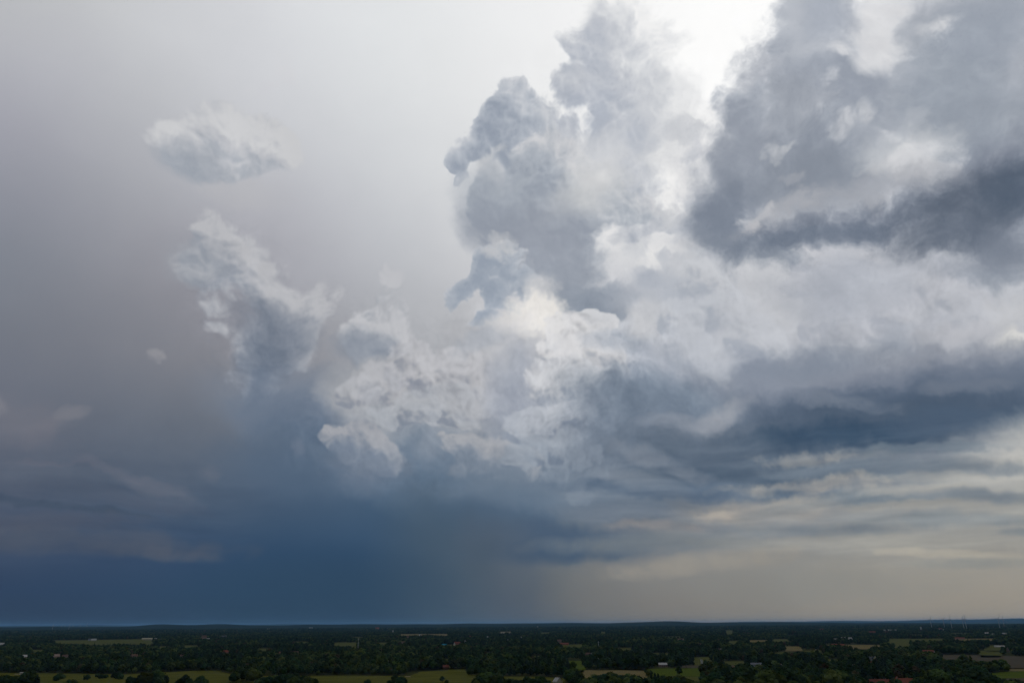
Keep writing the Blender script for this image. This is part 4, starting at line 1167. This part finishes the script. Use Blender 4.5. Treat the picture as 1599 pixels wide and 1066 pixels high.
H_('barn', 'long dark grey barn right of the ploughed strip', 'barn', 1182, 1039.6, 18, 5, 'wall_grey', 'tile_grey', chimney=False, windows=4)
H_('house', 'reddish-brown roofed house at the end of the ploughed strip', 'house', 1146, 1046, 10, 5, 'brick_brown', 'tile_red', .3, windows=3)
H_('house', 'white house half hidden in the wood below the pale meadow, right', 'house', 1220, 1042, 4.4, 6, 'plaster_white', 'tile_brown', .4, gable_front=True)
H_('building', 'pale building near the horizon, right part of the plain', 'building', 1283, 984, 7, 2.8, 'plaster_white', 'tile_red')
H_('house', 'tiny yellowish white steep gable at the end of the pale meadow, right', 'house', 1275, 1019.6, 3.2, 6, 'plaster_yellow', 'plaster_white', gable_front=True, chimney=False)
H_('barn', 'red-brown roofed farm at the left end of the long tan field', 'barn', 1309, 1008.6, 20, 3.4, 'brick_red', 'tile_red', chimney=False)
H_('building', 'pale grey roof on the plain left of the pair of grey houses, right', 'building', 1305, 998.6, 5, 2, 'wall_grey', 'sheet_pale')
H_('house', 'grey-white house, left one of a pair on the right plain', 'house', 1318, 997, 7, 2.4, 'wall_grey', 'sheet_pale')
H_('house', 'white house, right one of a pair on the right plain', 'house', 1328, 999, 5, 4, 'plaster_white', 'sheet_pale', .3)
H_('house', 'red-roofed house far off on the right plain', 'house', 1362.5, 988.6, 9, 3.4, 'brick_pink', 'tile_red')
H_('barn', 'long pinkish hall near the right horizon', 'barn', 1389, 984.8, 19, 2, 'brick_pink', 'sheet_pale', chimney=False)
H_('building', 'second pinkish hall just below the long one near the right horizon', 'building', 1387, 987.6, 8, 2, 'brick_pink', 'tile_red')
H_('house', 'bright yellow gabled house among trees, right', 'house', 1367.5, 1031, 5, 6.5, 'plaster_yellow', 'tile_grey', .3, gable_front=True)
H_('house', 'pale grey house touching the bright yellow gabled house', 'house', 1361, 1030.4, 7, 5, 'wall_grey', 'tile_grey')
H_('house', 'red roofed house just below the bright yellow gabled house', 'house', 1361, 1038.6, 6, 5.5, 'brick_red', 'tile_red', .3)
H_('house', 'pinkish house with a pale roof left of the yellow gabled house', 'house', 1334, 1043.6, 9, 5.5, 'brick_pink', 'sheet_pale', .5)
H_('house', 'smaller grey-pink house left of the pinkish pale-roofed one', 'house', 1322, 1045.6, 7, 4, 'brick_pink', 'tile_grey', .2)
H_('house', 'brick house with red tiled roof, leftmost of the row at the bottom edge, right', 'house', 1366, 1070.5, 12, 9, 'brick_red', 'tile_red', .2, windows=3)
H_('house', 'brick house with red tiled roof, second of the row at the bottom edge, right', 'house', 1382, 1071, 14, 9.5, 'brick_red', 'tile_red', -.15, windows=3)
H_('house', 'house with bright white gable between red roofs at the bottom edge, right', 'house', 1402.5, 1069, 7, 11, 'plaster_white', 'tile_red', .2, windows=2, gable_front=True)
H_('house', 'long red tiled house, rightmost of the row at the bottom edge, right', 'house', 1416, 1071.5, 20, 11, 'brick_red', 'tile_red', .35, windows=4)
H_('silo', 'tall thin white tower on the plain near the right horizon', 'silo', 1439, 984.6, 2, 5.6, 'plaster_white', 'sheet_pale', flat=True)
H_('building', 'whitish roof near the right horizon, below the wind turbines, larger of two', 'building', 1468.5, 982.8, 5, 2.4, 'plaster_white', 'tile_red')
H_('building', 'whitish roof near the right horizon, below the wind turbines, smaller of two', 'building', 1474.5, 983.8, 3.6, 1.6, 'plaster_white', 'sheet_pale')
H_('house', 'bright white gable of the farm above the long brown field, right', 'house', 1459.5, 1019, 4, 5, 'plaster_white', 'sheet_pale', gable_front=True, chimney=False)
H_('barn', 'dark red long barn left of the bright white gable, right', 'barn', 1450, 1019, 14, 4, 'brick_brown', 'tile_red', chimney=False)
H_('shed', 'pale small shed left of the dark red long barn, right', 'shed', 1430, 1019.6, 3.2, 3, 'plaster_cream', 'sheet_pale', chimney=False)
H_('building', 'bright white roof on the far right plain, largest of three', 'building', 1541.5, 990, 5, 2.6, 'plaster_white', 'plaster_white')
H_('building', 'small white roof on the far right plain, middle of three', 'building', 1551, 991, 3.4, 1.8, 'plaster_white', 'sheet_pale')
H_('building', 'dim cream roof on the far right plain, rightmost of three', 'building', 1568.5, 990.6, 5, 2.6, 'plaster_cream', 'sheet_pale')
H_('barn', 'red-roofed barn at the left of the pale far field, right', 'barn', 1499, 997.6, 12, 2.6, 'brick_pink', 'tile_red', chimney=False)
H_('barn', 'low cream greenhouse-like barn, far right middle distance', 'barn', 1561, 1010, 12, 2.2, 'plaster_cream', 'sheet_pale', chimney=False)
H_('house', 'pale narrow house at the wood, far right middle distance', 'house', 1574.5, 1017, 4, 5.6, 'brick_pink', 'sheet_pale', gable_front=True)

def mast(label, px, yb, ytop, group=None):
    p = on_ground(px, yb); d = p.length
    Hm = (yb - ytop) * d / FPX * .86
    root = thing('radio_mast', label, 'mast', (p.x, p.y, 0), rnd.uniform(0, 1), group)
    parts = []
    b = Hm * .035
    for sx_, sy_ in ((-1, -1), (1, -1), (0, 1.2)):
        parts.append(tube([(sx_ * b, sy_ * b, 0), (sx_ * b * .3, sy_ * b * .3, Hm)], [.35, .22], 5))
    mesh_object('leg', *parts[0], M['steel'], root); mesh_object('leg', *parts[1], M['steel'], root); mesh_object('leg', *parts[2], M['steel'], root)
    br = []
    for k in range(12):
        z0, z1 = Hm * k / 12, Hm * (k + 1) / 12; s0, s1 = b * (1 - .7 * k / 12), b * (1 - .7 * (k + 1) / 12)
        c0 = [(-s0, -s0, z0), (s0, -s0, z0), (0, 1.2 * s0, z0)]; c1 = [(-s1, -s1, z1), (s1, -s1, z1), (0, 1.2 * s1, z1)]
        for i in range(3): br.append(tube([c0[i], c1[(i + 1) % 3]], [.14, .14], 4))
    mesh_object('bracing', *join(br), M['steel'], root)
    v, f = join([tube([(0, 0, Hm - .5), (0, 0, Hm * 1.06)], [.3, .12], 5), box_data(-1.6, 1.6, -1.6, 1.6, Hm * .93, Hm * .93 + 1.2)])
    mesh_object('antenna', v, f, M['plaster_white'], root)
    corridor(p, 10)
mast('pale lattice mast with cross stays standing in the woods left of centre', 558.5, 1013.5, 997)
mast('thin pale lattice mast right of the small green pasture, right of centre', 935, 1013, 1001.5)

# =================================================================== wind turbines
def turbine_parts(root, hub):
    v, f = tube([(0, 0, -1), (0, 0, hub)], [2.4, 1.2], 10); mesh_object('tower', v, f, M['turbine_white'], root)
    v, f = tube([(0, 6, hub + 1.6), (0, -4, hub + 1.6), (0, -6, hub + 1.6)], [2.3, 2.3, 1.2], 8); mesh_object('nacelle', v, f, M['turbine_white'], root)
    v, f = tube([(0, -6, hub + 1.6), (0, -8.4, hub + 1.6)], [1.8, .4], 8); rotor = mesh_object('hub', v, f, M['turbine_white'], root)
    return rotor
def blade_mesh(L):
    V = []; F = []
    for k in range(7):
        t = k / 6; c = (1.7 + 2.6 * math.sin(math.pi * min(1, t * 1.7 + .12)) ** 1) * (1 - t) ** .6 + .25; th = .9 * (1 - t) + .12; tw = .35 * (1 - t)
        for (a, b) in ((-.35 * c, 0), (.1 * c, th * .5), (.65 * c, 0), (.1 * c, -th * .5)):
            V.append((a * math.cos(tw) - b * math.sin(tw), a * math.sin(tw) + b * math.cos(tw), 1.2 + t * (L - 1.2)))
    for k in range(6):
        for i in range(4): F.append((k * 4 + i, k * 4 + (i + 1) % 4, (k + 1) * 4 + (i + 1) % 4, (k + 1) * 4 + i))
    F.append((0, 1, 2, 3)); F.append((27, 26, 25, 24))
    me = bpy.data.meshes.new('blade'); me.from_pydata(V, [], F); me.materials.append(M['turbine_white']); return me
BLADE = blade_mesh(52)
def wind_turbine(px, ybase, yhub, spin, label, group):
    d0 = direction(px, 972); d0.z = 0; d0.normalize()
    hub = 100.0
    dist = hub * FPX * .93 / (ybase - yhub - 1.8)
    p = d0 * dist
    root = thing('wind_turbine', label, 'wind turbine', (p.x, p.y, 0), -math.atan2(p.x, p.y) + rnd.uniform(-.35, .35), group)
    rot = turbine_parts(root, hub)
    for k in range(3):
        b = bpy.data.objects.new('blade', BLADE); COL.objects.link(b); b.parent = rot
        b.location = (0, -7, hub + 1.6); b.rotation_euler = (0, spin + k * 2 * math.pi / 3, 0)
RG = 'wind turbines on the right horizon'; LG = 'wind turbines on the left horizon'
for i, (px, yb, yh, sp, lab) in enumerate([
    (1453.5, 974, 960.5, .2, 'leftmost of the seven dark wind turbines on the right horizon'),
    (1473.5, 974, 961.5, .9, 'second wind turbine from the left on the right horizon, left of the tallest'),
    (1484.8, 974, 960.3, .05, 'tallest wind turbine, third from the left on the right horizon'),
    (1503.5, 975, 961.5, .5, 'left one of the close middle pair of wind turbines on the right horizon'),
    (1507.6, 975, 960.5, .1, 'right one of the close middle pair of wind turbines on the right horizon'),
    (1559.5, 975, 961.5, .6, 'left one of the last pair of wind turbines on the right horizon'),
    (1567, 975, 962.5, .25, 'right one of the last pair of wind turbines, rightmost of all')]):
    wind_turbine(px, yb, yh, sp, lab, RG)
for i, (px, yb, yh, sp, lab) in enumerate([
    (84, 980, 971.5, .1, 'leftmost and clearest pale wind turbine on the left horizon'),
    (97, 980, 973, .8, 'faint second wind turbine from the left on the left horizon'),
    (102, 980, 972.5, .3, 'third wind turbine from the left on the left horizon'),
    (109.5, 980, 971.5, .6, 'tall fourth wind turbine from the left on the left horizon'),
    (115, 980, 973, .2, 'fifth wind turbine from the left on the left horizon'),
    (126.5, 980, 973, .9, 'sixth wind turbine from the left, second last on the left horizon'),
    (136, 980, 973.3, .4, 'last faint wind turbine, rightmost on the left horizon')]):
    wind_turbine(px, yb, yh, sp, lab, LG)

# =================================================================== trees: the nearest as individuals
first = {}
def place_tree(x, y, kind, var, sc, rz, label, group):
    nm = TREE_NAME[kind]
    root = thing(nm, label, 'bush' if kind == 'bush' else 'tree', (x, y, 0), rz, group)
    root.scale = (sc * rnd.uniform(.92, 1.15), sc * rnd.uniform(.92, 1.15), sc)
    for part, me in (('trunk', TRUNK[kind][var]), ('crown', CROWN[kind][var][0])):
        o = bpy.data.objects.new(part, me); COL.objects.link(o); o.parent = root
assert len(TREES) <= 300
for t in TREES: place_tree(*t)

# =================================================================== trees: all the others, one woodland
def inside(poly, X, Y):
    c = np.zeros(X.shape, bool); n = len(poly); j = n - 1
    for i in range(n):
        xi, yi = poly[i]; xj, yj = poly[j]
        with np.errstate(divide='ignore', invalid='ignore'):
            hit = ((yi > Y) != (yj > Y)) & (X < (xj - xi) * (Y - yi) / (yj - yi + 1e-12) + xi)
        c ^= hit; j = i
    return c
rs = np.random.RandomState(3)
def scatter(r0, r1, cell, size, jitter=.45, half=math.radians(46)):
    xs = np.arange(-r1 * math.sin(half), r1 * math.sin(half), cell); ys = np.arange(r0 * math.cos(half) * .8, r1, cell)
    X, Y = np.meshgrid(xs, ys); X = X.ravel(); Y = Y.ravel()
    X = X + rs.uniform(-jitter, jitter, X.size) * cell; Y = Y + rs.uniform(-jitter, jitter, Y.size) * cell
    Rr = np.hypot(X, Y); A = np.arctan2(X, Y)
    k = (Rr > r0) & (Rr < r1) & (np.abs(A) < half)
    return X[k], Y[k], Rr[k], A[k]
def wave(X, Y, s, seed):
    g = np.random.RandomState(seed); v = 0
    for _ in range(6):
        a = g.uniform(0, 6.28); f = g.uniform(.6, 1.6) / s
        v = v + np.sin((X * math.cos(a) + Y * math.sin(a)) * f * 6.28 + g.uniform(0, 6.28))
    return v / 6
pts = []
for r0, r1, cell, grow in ((940, 2600, 12.5, 1.14), (2600, 5200, 16, 1.12), (5200, 9000, 24, 1.35), (9000, 16500, 44, 2.1)):
    X, Y, Rr, A = scatter(r0, r1, cell, grow)
    keep = np.ones(X.shape, bool)
    for poly in FIELDS:
        if poly[:, 1].max() < Y.min() or poly[:, 1].min() > Y.max(): continue
        keep &= ~inside(poly, X, Y)
    for (ha, hd, hw, back) in HOUSES:
        lat = np.abs((A - ha)) * Rr
        keep &= ~((lat < hw) & (Rr < hd + 9) & (Rr > hd - back))
    if len(PLACED) and r0 < 3000:
        for (tx, ty, tr) in PLACED:
            keep &= (X - tx) ** 2 + (Y - ty) ** 2 > (tr + 2) ** 2
    thin = wave(X, Y, 420, 5) + .5 * wave(X, Y, 130, 6)
    keep &= (thin > -.32) | (rs.uniform(0, 1, X.size) < .22)
    X, Y = X[keep], Y[keep]
    sc = grow * (rs.uniform(.60, 1.15, X.size) + .42 * wave(X, Y, 230, 9) + .24 * wave(X, Y, 75, 19))
    sel = wave(X, Y, 700, 12) + .6 * rs.uniform(-1, 1, X.size)
    typ = np.where(sel > .55, 3, np.where(sel < -.35, 1, 0))           # 0 round, 1 spreading, 3 conifer
    u = rs.uniform(0, 1, X.size)
    typ = np.where(u < .02, 2, typ); typ = np.where((u > .02) & (u < .045), 4, typ)
    pts.append(np.stack([X, Y, sc, typ, rs.uniform(0, 6.28, X.size)], 1))
P = np.concatenate(pts)

def tree_collection(kind):
    c = bpy.data.collections.new('tree_shapes_' + kind)
    for me in LIGHT[kind]:
        o = bpy.data.objects.new('far_tree', me); c.objects.link(o)
    return c
def instancer(name, pts, kind):
    me = bpy.data.meshes.new(name); me.vertices.add(len(pts))
    co = np.zeros((len(pts), 3), np.float32); co[:, :2] = pts[:, :2]
    me.vertices.foreach_set('co', co.ravel())
    a = me.attributes.new('size', 'FLOAT', 'POINT'); a.data.foreach_set('value', pts[:, 2].astype(np.float32))
    a = me.attributes.new('turn', 'FLOAT', 'POINT'); a.data.foreach_set('value', pts[:, 4].astype(np.float32))
    a = me.attributes.new('kind_index', 'INT', 'POINT'); a.data.foreach_set('value', pts[:, 3].astype(np.int32))
    return me
ORDER = ['round', 'spreading', 'brown', 'conifer', 'poplar']
me = instancer('woodland', P, None)
wood = bpy.data.objects.new('woodland', me); COL.objects.link(wood)
wood['kind'] = 'stuff'; wood['label'] = 'dark broadleaf woods covering the plain to the horizon'
g = bpy.data.node_groups.new('woodland_trees', 'GeometryNodeTree')
g.interface.new_socket('Geometry', in_out='INPUT', socket_type='NodeSocketGeometry')
g.interface.new_socket('Geometry', in_out='OUTPUT', socket_type='NodeSocketGeometry')
gi = g.nodes.new('NodeGroupInput'); go = g.nodes.new('NodeGroupOutput'); jg = g.nodes.new('GeometryNodeJoinGeometry')
def attr(nm, ty):
    n = g.nodes.new('GeometryNodeInputNamedAttribute'); n.data_type = ty; n.inputs[0].default_value = nm; return n.outputs[0]
sz, tn, ki = attr('size', 'FLOAT'), attr('turn', 'FLOAT'), attr('kind_index', 'INT')
cx = g.nodes.new('ShaderNodeCombineXYZ'); g.links.new(tn, cx.inputs[2])
for k, kd in enumerate(ORDER):
    cmp_ = g.nodes.new('FunctionNodeCompare'); cmp_.data_type = 'INT'; cmp_.operation = 'EQUAL'
    g.links.new(ki, cmp_.inputs[2]); cmp_.inputs[3].default_value = k
    ci = g.nodes.new('GeometryNodeCollectionInfo'); ci.inputs[0].default_value = tree_collection(kd); ci.inputs[1].default_value = True; ci.inputs[2].default_value = True
    ip = g.nodes.new('GeometryNodeInstanceOnPoints')
    g.links.new(gi.outputs[0], ip.inputs['Points']); g.links.new(cmp_.outputs[0], ip.inputs['Selection'])
    g.links.new(ci.outputs[0], ip.inputs['Instance']); ip.inputs['Pick Instance'].default_value = True
    g.links.new(cx.outputs[0], ip.inputs['Rotation']); g.links.new(sz, ip.inputs['Scale'])
    g.links.new(ip.outputs[0], jg.inputs[0])
g.links.new(jg.outputs[0], go.inputs[0])
md = wood.modifiers.new('trees', 'NODES'); md.node_group = g

# =================================================================== haze
v, f = box_data(-61000, 61000, -61000, 61000, -1.3, 230)
hz = bpy.data.materials.new('haze_air'); hz.use_nodes = True; hz.node_tree.nodes.clear()
pv = hz.node_tree.nodes.new('ShaderNodeVolumePrincipled'); mo = hz.node_tree.nodes.new('ShaderNodeOutputMaterial')
pv.inputs['Color'].default_value = (0.28, 0.60, 1.0, 1); pv.inputs['Density'].default_value = 1.3e-5
hz.node_tree.links.new(pv.outputs[0], mo.inputs['Volume'])
haze = mesh_object('haze', v, f, hz); haze['kind'] = 'stuff'
